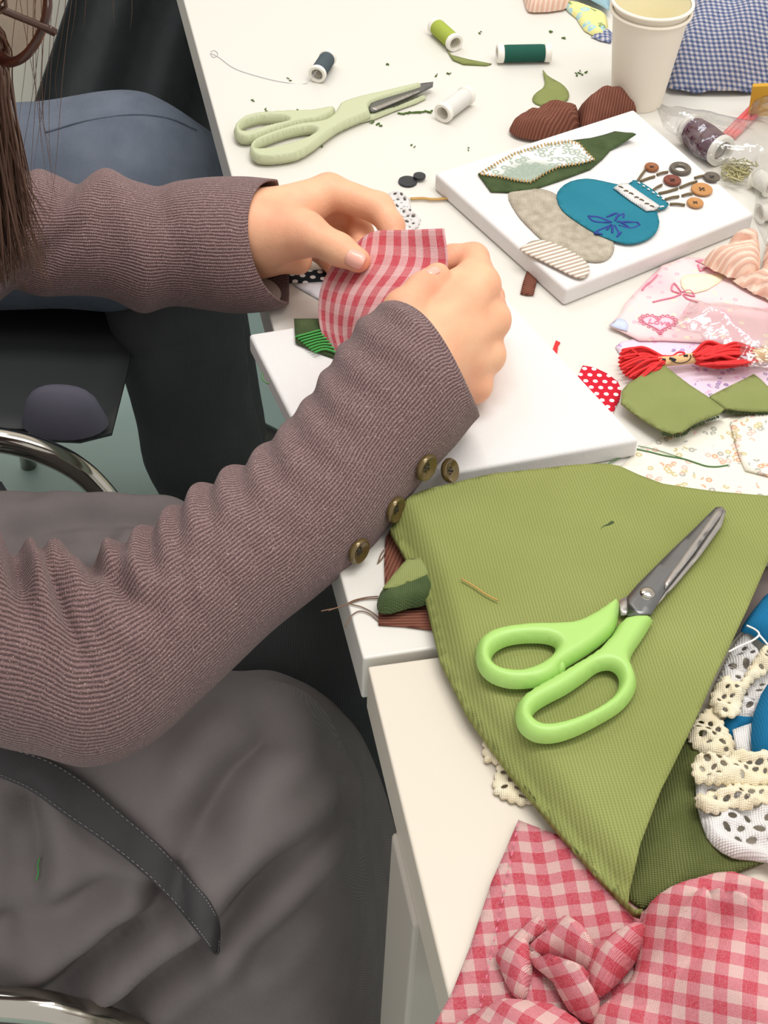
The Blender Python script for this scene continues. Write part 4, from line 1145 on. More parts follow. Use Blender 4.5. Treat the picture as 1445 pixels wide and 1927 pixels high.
lace('lace_strip', [(798, 1470), (850, 1520), (875, 1570), (905, 1620), (960, 1688), (1012, 1780), (990, 1803), (930, 1792), (850, 1752), (842, 1700), (862, 1612), (800, 1597), (793, 1535)], M['lace'], T + .0004, .0028, .0016, .006, 'cream lace end sticking out under the left fold of the olive cloth', conv=R5, group='cream crochet lace strips', scallop=.0016)

# ------------------------------------------------------------------ pink gingham garment
R8 = lambda pts: crop(2.24, 800, 1500, pts)
gg = empty('gingham_garment', P(1150, 1850))
tag(gg, 'crumpled pink and red gingham cotton garment at the near table edge', 'garment')
GC = [(975, 1543), (1010, 1553), (1060, 1578), (1120, 1612), (1205, 1680), (1320, 1720), (1560, 1800), (1560, 2060), (760, 2060), (818, 1930), (850, 1868), (885, 1780), (925, 1660), (952, 1600)]


def gfold(v, d): return .003 + .0015 * np.sin(v[:, 0] * 120 + v[:, 1] * 30) + .0008 * np.sin(v[:, 0] * 260)


part(shell('back_panel', pz(GC, T + .003), M['pink'], T + .0006, gfold, lambda v, d: gfold(v, d) - .0012, res=.004, parent=gg, uvrot=-.12), 'flat gingham panel with a stitched hem')


def lobe(name, px, h, r, low, rot, ex=None, z=T + .004, zp=None, res=.0038):
    return pillow(name, pz(R8(px), zp or (z + h * .5)), M['pink'], z, h, r, res=res, parent=gg, smooth_n=2, low=low, uvrot=rot, extra=ex,
                  uvfn=lambda v, zz: (lambda c_, s_: np.c_[v[:, 0] * c_ - v[:, 1] * s_ + (zz - T) * .25, v[:, 0] * s_ + v[:, 1] * c_ + (zz - T) * .55])(math.cos(rot), math.sin(rot)))


wr = lambda a, kx, ky, ph: (lambda v, d: a * np.clip(d / .01, 0, 1) * np.sin(v[:, 0] * kx + v[:, 1] * ky + ph))
seam_ = [tuple(P(x, y, T + .045))[:2] for x, y in R8([(1330, 425), (1260, 405), (1195, 405), (1130, 470), (1050, 545), (970, 620), (915, 680)])]
bodice = lobe('bodice', [(905, 660), (925, 500), (950, 405), (1010, 335), (1150, 282), (1300, 247), (1445, 300), (1620, 330), (1800, 700), (1800, 1250), (640, 1250), (705, 1000), (712, 900), (745, 820), (850, 740)], .042, .05, .004, .18, lambda v, d: np.clip(d / .02, 0, 1) * (.0055 * np.sin(v[:, 0] * 75 + v[:, 1] * 40 + 1.5 * np.sin(v[:, 1] * 40)) + .0028 * np.sin(v[:, 0] * 150 - v[:, 1] * 70) + .012 * np.exp(-(seg_dist(v, seam_, False) / .0055) ** 2) * (1 + .25 * np.sin(v[:, 0] * 900 - v[:, 1] * 700)) - .007 * np.exp(-((seg_dist(v, seam_, False) - .012) / .006) ** 2)))
lobe('gathered_edge', [(690, 660), (760, 565), (860, 512), (925, 500), (945, 560), (900, 660), (830, 745), (745, 815), (700, 780)], .024, .018, .004, .7, wr(.001, 300, 200, 0), z=T + .005)
lobe('ruffle', [(302, 645), (380, 560), (470, 488), (515, 520), (500, 570), (440, 600), (460, 680), (430, 830), (370, 822), (315, 700)], .013, .011, .003, .55, wr(.0012, 260, -120, 0))
lobe('ruffle', [(430, 615), (520, 530), (592, 475), (640, 508), (715, 575), (722, 700), (660, 690), (560, 640), (520, 640)], .019, .013, .003, .6, wr(.0012, 260, -120, 1), z=T + .006)
lobe('ruffle', [(428, 612), (500, 640), (580, 665), (700, 712), (700, 760), (745, 830), (720, 930), (610, 870), (545, 750), (470, 690)], .02, .013, .003, -.5, wr(.0012, 200, 120, 2), z=T + .007)
lobe('ruffle', [(60, 1000), (120, 930), (210, 880), (320, 822), (480, 828), (590, 870), (690, 960), (740, 1200), (0, 1200)], .022, .022, .003, .5, wr(.0022, 160, 120, 1))
strokes('hem_stitching', [R8([(392 - 8.2 * k, 110 + 40 * k), (388 - 8.2 * k, 128 + 40 * k)]) for k in range(20)], .0004, M['pinkprint'], T + .0062, gg, conv=lambda s: s)
# green crumbs and snips all over the white table
mb = MB()
CR = [(475, 188), (500, 206), (545, 150), (730, 122), (845, 137), (1057, 70), (1063, 72), (1090, 135), (1097, 138), (1103, 134), (1085, 140), (883, 280), (603, 275), (700, 232), (704, 222), (716, 234), (722, 210), (690, 214), (710, 235), (1022, 115), (1035, 60), (820, 142), (776, 275), (562, 207), (906, 62), (640, 568)]
for x, y in CR:
    for _ in range(2):
        c = P(x + rng.uniform(-4, 4), y + rng.uniform(-3, 3), T + .0008); dv = Vector((rng.uniform(-1, 1), rng.uniform(-1, 1), 0)) * .0016; mb.tube([c - dv, c + dv * .3, c + dv], rng.uniform(.0004, .0009), 5)
for k in range(26):
    x = 748 + 62 * k / 25; c = P(x, 214 - 4 * k / 25 + rng.uniform(-1.5, 1.5), T + .001); mb.tube([c, c + Vector((.0022, rng.uniform(-.001, .001), .0003))], .0007, 5)
tag(mb.build('green_lint', M['lint']), 'scattered green lint and thread snips on the white table', 'lint', kind='stuff')
# ================================================================== PEOPLE
def chain(pts): return [tuple(p) for p in pts]


def cones(p, chainpts, radii, k=.004):
    f = None
    for i in range(len(chainpts) - 1):
        g = f_cone(p, chainpts[i], chainpts[i + 1], radii[i], radii[i + 1]); f = g if f is None else smin(f, g, k)
    return f


# joints: pixel x, y and distance along the view axis
JL = dict(
    arm=[(300, 452, 1.10), (400, 458, 1.10), (478, 440, 1.095)], rarm=[.033, .029, .0265],
    palm=[((490, 428, 1.09), (618, 362, 1.095), .026, .0135), ((490, 430, 1.10), (612, 385, 1.115), .026, .0135), ((490, 445, 1.105), (602, 420, 1.13), .025, .013), ((490, 460, 1.10), (588, 455, 1.135), .022, .012), ((500, 440, 1.08), (560, 440, 1.07), .024, .017), ((510, 470, 1.10), (560, 490, 1.11), .015, .011)],
    index=[(618, 360, 1.095), (712, 391, 1.09), (737, 425, 1.083), (742, 462, 1.078)], rindex=[.0128, .0112, .0093, .0078],
    middle=[(612, 385, 1.115), (668, 408, 1.125), (680, 440, 1.11), (680, 470, 1.095)], rmiddle=[.0125, .0108, .0092, .008],
    ring=[(602, 422, 1.13), (655, 455, 1.14), (670, 490, 1.125), (665, 515, 1.105)], rring=[.012, .0102, .009, .008],
    pinky=[(588, 456, 1.135), (622, 488, 1.14), (640, 515, 1.125), (645, 530, 1.11)], rpinky=[.011, .009, .008, .007],
    thumb=[(505, 440, 1.075), (578, 440, 1.062), (638, 470, 1.05), (674, 490, 1.045)], rthumb=[.019, .0140, .0108, .0088])
JR = dict(
    arm=[(500, 1020, .932), (665, 850, .952), (762, 712, .963)], rarm=[.032, .029, .0265],
    palm=[((775, 675, .963), (902, 538, .995), .026, .0138), ((780, 680, .965), (920, 602, 1.0), .026, .0138), ((790, 690, .97), (912, 668, 1.003), .025, .0132), ((795, 705, .975), (890, 724, 1.0), .022, .0122), ((775, 655, .965), (800, 590, .982), .020, .014), ((860, 620, .99), (880, 680, .995), .016, .015), ((820, 560, .985), (880, 528, 1.0), .012, .012)],
    index=[(902, 538, .995), (890, 487, 1.02), (852, 486, 1.022), (828, 497, 1.018)], rindex=[.0138, .0108, .0092, .0080],
    middle=[(922, 602, 1.0), (918, 560, 1.045), (870, 545, 1.05), (850, 560, 1.035)], rmiddle=[.0138, .0112, .0098, .0085],
    ring=[(914, 668, 1.003), (915, 630, 1.05), (868, 615, 1.058), (845, 625, 1.04)], rring=[.0132, .011, .0096, .0084],
    pinky=[(892, 724, 1.0), (895, 690, 1.045), (858, 675, 1.055), (835, 680, 1.04)], rpinky=[.0122, .0098, .0086, .0076],
    thumb=[(765, 640, .955), (760, 584, .962), (795, 545, .975), (823, 518, .982)], rthumb=[.018, .0132, .0104, .0086])


def hand_field(J):
    g = lambda q: tuple(D(*q))

    def f(p):
        o = None
        for a, b, ra, rb in J['palm']:
            c = f_cone(p, g(a), g(b), ra, rb); o = c if o is None else smin(o, c, .006)
        o = smin(o, cones(p, [g(q) for q in J['arm']], J['rarm'], .01), .018)
        for n in ('index', 'middle', 'ring', 'pinky'):
            o = smin(o, cones(p, [g(q) for q in J[n]], J['r' + n], .004), .005)
        o = smin(o, cones(p, [g(q) for q in J['thumb']], J['rthumb'], .006), .009 if J is JL else .004)
        return o
    pts = np.array([g(q) for n in ('arm', 'index', 'middle', 'ring', 'pinky', 'thumb') for q in J[n]])
    return f, pts.min(0) - .045, pts.max(0) + .045


def body_field(segs, k):
    def f(p):
        o = None
        for a, b, ra, rb in segs:
            c = f_cone(p, a, b, ra, rb); o = c if o is None else smin(o, c, k)
        return o
    return f


def bounds(segs, m=.05):
    a = np.array([s[0] for s in segs] + [s[1] for s in segs]); r = max(max(s[2], s[3]) for s in segs); return a.min(0) - r - m, a.max(0) + r + m


def net(segs, vox, k=.05):
    lo, hi = bounds(segs); V, F = surface_net(body_field(segs, k), lo, hi, vox); return relax(V, F, 2), F


def head_segs(c, f):
    """skull, jaw, nose, lips and ears round a centre, looking along f"""
    f = Vector(f).normalized(); l = Vector((0, 0, 1)).cross(f).normalized(); u = f.cross(l)
    q = lambda a, b, e: c + f * a + u * b + l * e
    S = [(q(-.025, .03, 0), q(.012, .022, 0), .090, .084), (q(.03, -.012, 0), q(.044, -.072, 0), .062, .044), (q(.046, -.085, 0), q(.056, -.097, 0), .030, .021),
         (q(.094, .004, 0), q(.110, -.032, 0), .008, .0115), (q(.094, -.063, -.016), q(.094, -.063, .016), .0075, .0075), (q(-.03, -.05, 0), q(-.05, -.12, 0), .054, .052)]
    for k in (-1, 1):
        S += [(q(.080, .022, .014 * k), q(.070, .022, .046 * k), .012, .010), (q(-.004, .018, .086 * k), q(.004, -.028, .080 * k), .012, .008), (q(.072, -.03, .036 * k), q(.06, -.045, .042 * k), .022, .02)]
    return S, f, u, l


def simple_hand(w, d, n):
    """relaxed hand at wrist w pointing along d, back of the hand along n"""
    d = Vector(d).normalized(); n = Vector(n); n = (n - d * n.dot(d)).normalized(); s = d.cross(n); S = [(w - d * .05, w, .026, .024)]
    for k, L in zip((-1.5, -.5, .5, 1.5), (.060, .070, .066, .052)):
        m = w + d * .085 + s * .0185 * k; S.append((w + s * .008 * k, m, .018, .0105)); a = m + d * L * .5 - n * .008; S += [(m, a, .0100, .0088), (a, a + d * L * .42 - n * .018, .0086, .0070)]
    a = w + d * .035 - s * .034; S += [(w + d * .01 - s * .012, a, .016, .0115), (a, a + d * .045 - s * .012, .0112, .0082)]
    return S


def add_parts(V, F, more):
    off_ = len(V); Vs, Fs = [V], [F]
    for sg, vx, k in more:
        a, b = net(sg, vx, k); Vs.append(a); Fs.append(b + off_); off_ += len(a)
    return np.concatenate(Vs), np.concatenate(Fs)


# ------------------------------------------------------------------ the maker: skeleton in metres
elR, elL = D(190, 1245, .895), D(-60, 470, 1.10)
shR, shL = Vector((-.40, .50, .93)), Vector((-.44, .95, .95))
hip = Vector((-.62, .74, .53)); neck = Vector((-.40, .73, 1.02)); GL = D(38, 35, .70); hf = Vector((.62, .50, -.60)).normalized(); hl = Vector((0, 0, 1)).cross(hf).normalized(); head = GL - hf * .103 + hl * .032
knR, knL = Vector((-.11, .60, .505)), Vector((-.035, .795, .47))
skin_segs = [
    (hip, hip + Vector((.05, 0, .16)), .13, .125), (hip + Vector((.05, 0, .16)), (shR + shL) / 2 + Vector((-.03, 0, -.06)), .125, .13), (shR, shL, .055, .055),
    ((shR + shL) / 2, neck, .06, .052), (neck, head + Vector((-.05, -.03, -.07)), .052, .05),
    (shR, D(-40, 1180, .868), .03, .022), (D(-40, 1180, .868), elR, .022, .022), (shL, elL, .03, .018), (elR, D(350, 1135, .908), .022, .022), (D(350, 1135, .908), D(530, 995, .935), .022, .022), (elL, D(300, 452, 1.10), .018, .022),
    (hip + Vector((.02, -.09, -.02)), knR, .06, .045), (hip + Vector((.02, .09, -.02)), knL, .06, .045),
    (knR, knR + Vector((.02, -.01, -.44)), .04, .034), (knL, knL + Vector((.02, .01, -.41)), .04, .034),
    (knR + Vector((.02, -.01, -.44)), Vector((knR.x + .14, knR.y - .01, .04)), .03, .025), (knL + Vector((.02, .01, -.41)), Vector((knL.x + .14, knL.y + .01, .04)), .03, .025)]
bodyV, bodyF = net(skin_segs, .011, .03)
HS, hf, hu, hl = head_segs(head, hf)
bodyV, bodyF = add_parts(bodyV, bodyF, [(HS, .0045, .012)])
allV, allF, off = [bodyV], [bodyF], len(bodyV)
hand_tip = {}
for J, c in ((JL, 'l'), (JR, 'r')):
    f, lo, hi = hand_field(J); V, F = surface_net(f, lo, hi, .0017); V = relax(V, F, 2)
    allV.append(V); allF.append(F + off); off += len(V)
pv = np.concatenate(allV); pf = np.concatenate(allF)
person = link_mesh('person', pv, [tuple(int(i) for i in q) for q in pf], M['skin'])
tag(person, 'person in a brown ribbed cardigan and grey apron, both hands holding a gingham piece', 'person')
pbv = bvh_of(person)


def nail(px, ax_px, w, l, label):
    """a fingernail laid on the finger surface at pixel px pointing to ax_px"""
    c, n = hit(pbv, *px)
    if c is None: return
    e, _ = hit(pbv, *ax_px); t = ((e if e else D(*ax_px, depth(c))) - c); t = (t - n * t.dot(n)).normalized(); s = n.cross(t)

    def fn(u, v):
        a, b = (u - .5) * 2, (v - .5) * 2
        k = math.sqrt(max(0, 1 - .55 * b ** 4)) if b > 0 else math.sqrt(max(0, 1 - .35 * b ** 4))
        return c + s * (a * w * k) + t * (b * l) + n * (.0009 - .0028 * a * a * (w / .0055) - .0008 * b * b)
    o = grid('fingernail', fn, 13, 15, M['nail'], person, thick=.0006); part(o, label)


nail((668, 488), (683, 495), .0060, .0068, 'thumb nail of the left hand')
nail((814, 508), (824, 502), .0040, .0050, 'thumb nail of the right hand')


for k in (-1, 1):
    ec = head + hf * .078 + hl * (.032 * k) + hu * .002; vs_, fs_, uv_ = lathe_data([(.0115 * math.sin(t), -.0115 * math.cos(t)) for t in np.linspace(0, PI, 12)], ec, hf, 20); link_mesh('eye', vs_, fs_, M['white'], person, uv_)


# ------------------------------------------------------------------ sleeves
def sleeve(name, rows, bulge_end, bulge_start, b, folds, label, nU=150, nS=240):
    """rows: upper px, lower px, distance of the axis from the camera"""
    q = np.array(catmull([(u[0], u[1], l[0], l[1], d) for u, l, d in rows], 24)); n = len(q)
    C, Wv, Bk = [], [], []
    for r in q:
        U, L = D(r[0], r[1], r[4]), D(r[2], r[3], r[4]); C.append((U + L) / 2); Wv.append((U - L) / 2)
    C = np.array([tuple(c) for c in C]); Wv = np.array([tuple(w) for w in Wv]); s = np.r_[0, np.cumsum(np.linalg.norm(np.diff(C, axis=0), axis=1))]; Ltot = s[-1]
    tt = np.linspace(0, Ltot, nS)
    C = np.stack([np.interp(tt, s, C[:, i]) for i in range(3)], 1); Wv = np.stack([np.interp(tt, s, Wv[:, i]) for i in range(3)], 1)
    A = np.gradient(C, axis=0); A /= np.linalg.norm(A, axis=1)[:, None]
    V = np.array(tuple(CAM)) - C; V /= np.linalg.norm(V, axis=1)[:, None]
    Wn = np.linalg.norm(Wv, axis=1)
    Wd = Wv / Wn[:, None]; V = V - Wd * (V * Wd).sum(1)[:, None]; V /= np.linalg.norm(V, axis=1)[:, None]
    th = np.linspace(0, 2 * PI, nU, endpoint=False)
    sn = tt / Ltot; ss, tg = np.meshgrid(tt, th, indexing='ij')
    disp = folds(ss, tg, Ltot)
    bl = bulge_end * sn[:, None] ** 4 * np.where(np.sin(th) > 0, 1.0, .12)[None, :] * (.8 + .5 * np.cos(th) * (bulge_end > 0))[None, :]
    P3 = C[:, None, :] + (Wn[:, None] + disp)[..., None] * np.cos(tg)[..., None] * Wd[:, None, :] + (Wn[:, None] * b + disp)[..., None] * np.sin(tg)[..., None] * V[:, None, :] + (bl * np.sin(tg))[..., None] * A[:, None, :]
    vs = P3.reshape(-1, 3); uv = np.stack([tg * float(Wn.mean()), ss], -1).reshape(-1, 2)
    fs = [(j * nU + i, j * nU + (i + 1) % nU, (j + 1) * nU + (i + 1) % nU, (j + 1) * nU + i) for j in range(nS - 1) for i in range(nU)]
    # a clean seam: the last column's uv jump is hidden on the far side
    o = link_mesh(name, vs, fs, M['knit'], person, uv)
    lay = o.data.uv_layers[0].data
    for p in o.data.polygons:
        us = [lay[i].uv[0] for i in p.loop_indices]
        if max(us) - min(us) > float(Wn.mean()) * 3:
            for i in p.loop_indices:
                if lay[i].uv[0] < float(Wn.mean()): lay[i].uv[0] += 2 * PI * float(Wn.mean())
    sd = o.modifiers.new('solidify', 'SOLIDIFY'); sd.thickness = .0016; sd.offset = -1
    part(o, label); return o


def G(x, w): return np.exp(-(x / w) ** 2)


def folds_right(s, t, L): return 2.0 * _folds_right(s, t, L)


def _folds_right(s, t, L):
    d = np.zeros_like(s); up = np.clip(np.cos(t), -1, 1); near = np.clip(np.sin(t), -1, 1)
    # soft ring folds along the forearm's upper side
    for c, a, w, sl in ((.60, .0032, .009, .012), (.655, .0026, .008, .014), (.705, .0034, .009, .016), (.76, .0024, .010, .018), (.55, .0030, .010, .010), (.82, .0018, .011, .02), (.88, .0012, .012, .022)):
        d += a * G(s - (c - .10) * L + sl * near * 1.2, w) * np.clip(.35 + .8 * up, 0, 1)
    # the crook of the elbow: deep creases fanning out from the inner bend
    for c, a, w, sl, lo in ((.300, -.0115, .0085, -.006, .0), (.335, -.0045, .006, -.030, -.1), (.375, .0030, .009, -.040, -.2), (.27, .0035, .011, .010, -.2), (.415, -.0030, .006, -.046, -.1), (.445, .0022, .008, -.05, -.1), (.24, -.003, .007, .02, 0)):
        d += a * G(s - c * L + sl * (1 - up), w) * np.clip((up - lo) / (1 - lo) * 1.3, 0, 1)
    d += .0007 * np.sin(s * 260 + 3 * np.sin(t * 2)) * np.clip(up + .4, 0, 1)
    d -= .0012 * np.clip((s / L - .955) / .045, 0, 1)
    return d


slR = sleeve('sleeve', [((-330, 700), (-330, 1150), .80), ((-150, 880), (-160, 1330), .84), ((-40, 960), (-30, 1395), .87), ((60, 990), (70, 1420), .885), ((135, 1050), (170, 1442), .893), ((205, 1045), (280, 1402), .90), ((300, 985), (400, 1295), .91),
                        ((400, 915), (510, 1190), .92), ((480, 862), (600, 1118), .93), ((560, 775), (700, 1030), .942), ((625, 675), (790, 912), .953), ((690, 588), (880, 815), .96), ((712, 572), (906, 790), .963)], .020, 0, .86, folds_right,
             'brown ribbed right sleeve with horn buttons at the cuff')


def folds_left(s, t, L): return 2.3 * _folds_left(s, t, L)


def _folds_left(s, t, L):
    d = np.zeros_like(s); up = np.cos(t); near = np.clip(np.sin(t), -1, 1)
    for c, a, w, sl in ((.30, .0035, .010, .010), (.345, -.0030, .007, .006), (.40, .0030, .012, .012), (.52, .0022, .012, -.012), (.58, -.0022, .009, -.016), (.64, .0022, .012, -.012), (.73, .0018, .012, .01), (.82, -.0012, .010, .012)):
        d += a * G(s - c * L + sl * up * 1.3, w) * np.clip(.55 + .5 * up, 0, 1)
    # hanging underside folds
    for c, a, w, sl in ((.62, -.0055, .014, .05), (.50, .0045, .018, .05), (.80, .004, .016, .03), (.36, .004, .02, .04)):
        d += a * G(s - c * L - sl * up, w) * np.clip(.2 - .9 * up, 0, 1)
    return d


slL = sleeve('sleeve', [((-480, 250), (-470, 640), .98), ((-280, 300), (-270, 660), 1.05), ((-120, 322), (-120, 620), 1.085), ((0, 330), (-5, 585), 1.10), ((90, 334), (110, 556), 1.10), ((200, 340), (220, 560), 1.10), ((300, 346), (320, 572), 1.10), ((400, 336), (430, 588), 1.098), ((470, 334), (500, 585), 1.096), ((522, 338), (541, 572), 1.094)], -.030, 0, .92, folds_left,
             'brown ribbed left sleeve, open flared cuff')
slbv = bvh_of(slR)
for x, y, r in ((798, 878, 22), (740, 957, 21), (671, 1035, 21)):
    c, n = hit(slbv, x, y); n = (n * .55 + Vector((.55, -.35, .25)) * .45).normalized() if False else (n + Vector((.35, -.1, .1))).normalized(); part(button('button', c - n * .0004, n, r * 1.25 / FPX * depth(c), M['horn'], slR, .0045), 'dark horn button')
c = D(841, 886, .957); part(button('button', c, Vector((.75, -.35, .45)).normalized(), 24 / FPX * .957, M['horn'], slR, .0045), 'horn button turned edge-on')

# cardigan body (outside the picture for the most part)
torso = [(hip + Vector((0, 0, .06)), hip + Vector((.05, 0, .18)), .15, .14), (hip + Vector((.05, 0, .16)), (shR + shL) / 2 + Vector((-.03, 0, -.06)), .14, .145), (shR, shL, .066, .066), (shR, shR + (elR - shR) * .35, .066, .062), (shL, shL + (elL - shL) * .35, .066, .062)]
V, F = net(torso, .012, .03); part(link_mesh('cardigan', V, [tuple(int(i) for i in q) for q in F], M['knit'], person, np.c_[V[:, 1], V[:, 2]]), 'brown ribbed cardigan')

tr = [(hip + Vector((.02, -.06, -.02)), knR, .085, .062), (hip + Vector((.02, .06, -.02)), knL, .085, .062), (knR, knR + Vector((.02, -.01, -.40)), .062, .058), (knL, knL + Vector((.02, .01, -.40)), .062, .058)]
V, F = net(tr, .011, .02); part(link_mesh('trousers', V, [tuple(int(i) for i in q) for q in F], M['black'], person, np.c_[V[:, 0], V[:, 1] + V[:, 2]]), 'black trousers under the apron')

# ------------------------------------------------------------------ apron over the lap: one hanging cloth
def lap(x, y):
    """height of the apron cloth over the thighs at a place"""
    def ridge(cy, w, h, x1, wn=None): return h * np.where(y < cy, np.exp(-np.abs((y - cy) / (wn or w)) ** (2.4 if wn else 4)), np.exp(-((y - cy) / w) ** 4)) * (1 / (1 + np.exp((x - x1) / .018)))
    zR = ridge(.600, .115, .625, .010, .175); zL = ridge(.80, .105, .595, -.085)
    z = np.maximum(zR, zL); z = z + .010 * np.exp(-np.abs(zR - zL) / .05)
    valley = .50 / (1 + np.exp((x - .02) / .02)) * np.exp(-((y - .72) / .14) ** 4)
    return np.maximum(z, valley)


VAL = [([(-60, 1750), (60, 1727), (140, 1692), (230, 1656), (320, 1640)], .012, .008), ([(-20, 1990), (40, 1927), (140, 1840), (240, 1750), (330, 1672)], .018, .009), ([(100, 2000), (180, 1927), (300, 1830), (430, 1715), (540, 1610), (640, 1510)], .015, .009),
       ([(330, 1660), (375, 1560), (430, 1460), (500, 1390)], .009, .012), ([(270, 1852), (350, 1842), (470, 1836)], .005, .005), ([(50, 1500), (80, 1600), (60, 1690)], .008, .008), ([(480, 1790), (560, 1700), (630, 1640), (680, 1590)], .006, .010),
       ([(20, 1010), (150, 985), (300, 985)], .005, .010), ([(0, 1050), (100, 1035), (200, 1020)], .004, .008), ([(20, 1560), (30, 1640), (10, 1720)], .006, .008)]
xs = np.linspace(-.60, .035, 250); ys = np.linspace(.30, .985, 290); ny = len(ys)
X, Y = np.meshgrid(xs, ys, indexing='ij'); Z = np.maximum(lap(X, Y), .06)
B3 = np.stack([X, Y, Z], -1); N3 = np.cross(np.gradient(B3, axis=0), np.gradient(B3, axis=1)); N3 /= np.linalg.norm(N3, axis=-1)[..., None]
AF = [(i * ny + j, (i + 1) * ny + j, (i + 1) * ny + j + 1, i * ny + j + 1) for i in range(len(xs) - 1) for j in range(ny - 1)]
bb_ = BVHTree.FromPolygons([tuple(v) for v in B3.reshape(-1, 3)], AF); fl_ = B3.reshape(-1, 3); ds = np.zeros(len(fl_))
for px, a, w in VAL:
    pl = [bb_.ray_cast(CAM, ray(*q).normalized())[0] for q in catmull(px, 4)]; pl = [tuple(q) for q in pl if q is not None]
    if len(pl) > 6:
        pl = np.array(pl)
        for _ in range(6): pl[1:-1] = (pl[:-2] + 2 * pl[1:-1] + pl[2:]) / 4
        pl = [tuple(q) for q in pl]
    if len(pl) < 2: continue
    d = seg_dist(fl_, pl, False); a *= 2.0; ds += -a * np.exp(-(d / w) ** 2) + .55 * a * np.exp(-((d - 2.3 * w) / (1.3 * w)) ** 2)
ds += .0016 * np.sin(fl_[:, 0] * 110 + fl_[:, 1] * 60 + fl_[:, 2] * 40) * np.sin(fl_[:, 1] * 95 - fl_[:, 0] * 40)
ds = ds.reshape(X.shape)
for _ in range(4):
    for ax_ in (0, 1): ds = (np.roll(ds, 1, ax_) + 2 * ds + np.roll(ds, -1, ax_)) / 4
ds = ds.ravel()
AV = fl_ + N3.reshape(-1, 3) * ds[:, None]
apron = link_mesh('apron', AV, AF, M['apron'], person, np.c_[AV[:, 0], AV[:, 1] + AV[:, 2]])
sd = apron.modifiers.new('solidify', 'SOLIDIFY'); sd.thickness = .002; sd.offset = 1
part(apron, 'grey cotton apron across the lap')
abv = bvh_of(apron)
up_ = [(-60, 1385), (0, 1400), (90, 1428), (160, 1470), (230, 1530), (300, 1590), (350, 1645), (390, 1690), (411, 1735), (412, 1790)]
lw_ = [(-60, 1440), (0, 1462), (60, 1490), (130, 1540), (210, 1595), (280, 1652), (340, 1715), (380, 1765), (400, 1792), (410, 1797)]
cu_, cl_ = catmull(up_, 6), catmull(lw_, 6)


def _sd(q):
    r = ray(*q).normalized(); h = [b.ray_cast(CAM, r)[0] for b in (abv, bb_)]; h = [(x - CAM).length for x in h if x is not None]
    return min(h) if h else 1.2


_dp = np.array([min(_sd(a * (1 - k) + b * k) for k in (0, .5, 1)) for a, b in zip(cu_, cl_)])
for _ in range(3): _dp = np.minimum(_dp, np.r_[_dp[0], (_dp[:-2] + _dp[1:-1] + _dp[2:]) / 3, _dp[-1]])


def strap(u, v):
    k = u * (len(cu_) - 1); i = min(int(k), len(cu_) - 2); f = k - i
    a = cu_[i] * (1 - f) + cu_[i + 1] * f; b = cl_[i] * (1 - f) + cl_[i + 1] * f; q = a * (1 - v) + b * v
    r = ray(*q).normalized(); d0 = _dp[i] * (1 - f) + _dp[i + 1] * f
    return CAM + r * (min(d0 + .004, _sd(q)) * .5 + d0 * .5 - .005 - .002 * math.sin(PI * v))


st = grid('apron_tie', strap, 90, 9, woven('dark_grey_twill', (84, 82, 84), (74, 72, 74), pitch=.0012, amp=.0001, diag=True), person, (.3, .03), .0014); part(st, 'dark grey apron tie with light stitching')
mb = MB()
for v in (.07, .93):
    for k in range(70):
        a, b = strap(k / 70, v), strap((k + .55) / 70, v); o_ = (CAM - a).normalized() * .0012; mb.tube([a + o_, b + o_], .00028, 4)
mb.build('tie_stitching', plain('grey_thread', (150, 146, 144), .8), st)
mb = MB(); mb.tube([hit(abv, *q)[0] + Vector((0, -.002, .002)) for q in ((77, 1612), (73, 1625), (74, 1640), (70, 1655))], .0005, 5, 4)
tag(mb.build('thread_end', M['greenth']), 'short green thread stuck to the grey apron', 'thread')

# ------------------------------------------------------------------ hair and glasses
def strand(mb, x0, y0, d0, x1, y1, d1, r, wob=6, flick=0):
    p = []
    a = rng.uniform(0, 6); ro = head + hf * rng.uniform(-.045, .02) + hu * rng.uniform(.02, .075) - hl * .093
    if x0 < 20:
        y0 = rng.uniform(60, 130); p += [ro, ro.lerp(D(x0 - 30, y0, d0), .45) - hl * .028, D(x0 - 70 - abs(rng.normal(0, 20)), y0 - 85, d0 - .01)]
    for k in range(6):
        f = k / 5; p.append(D(x0 + (x1 - x0) * f + wob * math.sin(a + f * 4) * f + flick * f ** 4, y0 + (y1 - y0) * f, d0 + (d1 - d0) * f))
    mb.tube(p, [r, r, r, r * .9, r * .7, r * .2], 5, 4)


hm = MB()
for k in range(420):
    x0 = rng.uniform(-150, 6); x1 = -60 + (x0 + 150) * .66 + rng.normal(0, 16); y1 = 545 - abs(rng.normal(0, 1)) * 70 - max(0, x1 - 20) * 1.2; dd = rng.uniform(-.03, .03)
    strand(hm, x0, rng.uniform(-120, -60), .735 + dd, x1, y1, .865 + dd, rng.uniform(.0006, .0012))
for k in range(150):
    strand(hm, rng.uniform(-70, 14), -60, .735, rng.uniform(-10, 66), rng.uniform(400, 560), .86, rng.uniform(.00025, .0006), 10, rng.uniform(-10, 60))
for k in range(14):
    strand(hm, rng.uniform(20, 150), rng.uniform(-90, -40), .72, rng.uniform(20, 120), rng.uniform(140, 420), .78, .00016, 12, rng.uniform(-20, 30))
for x0, x1, y1 in ((215, 212, 55), (245, 247, 58), (150, 130, 90), (170, 152, 60)): strand(hm, x0, -60, .72, x1, y1, .75, .00016, 4)
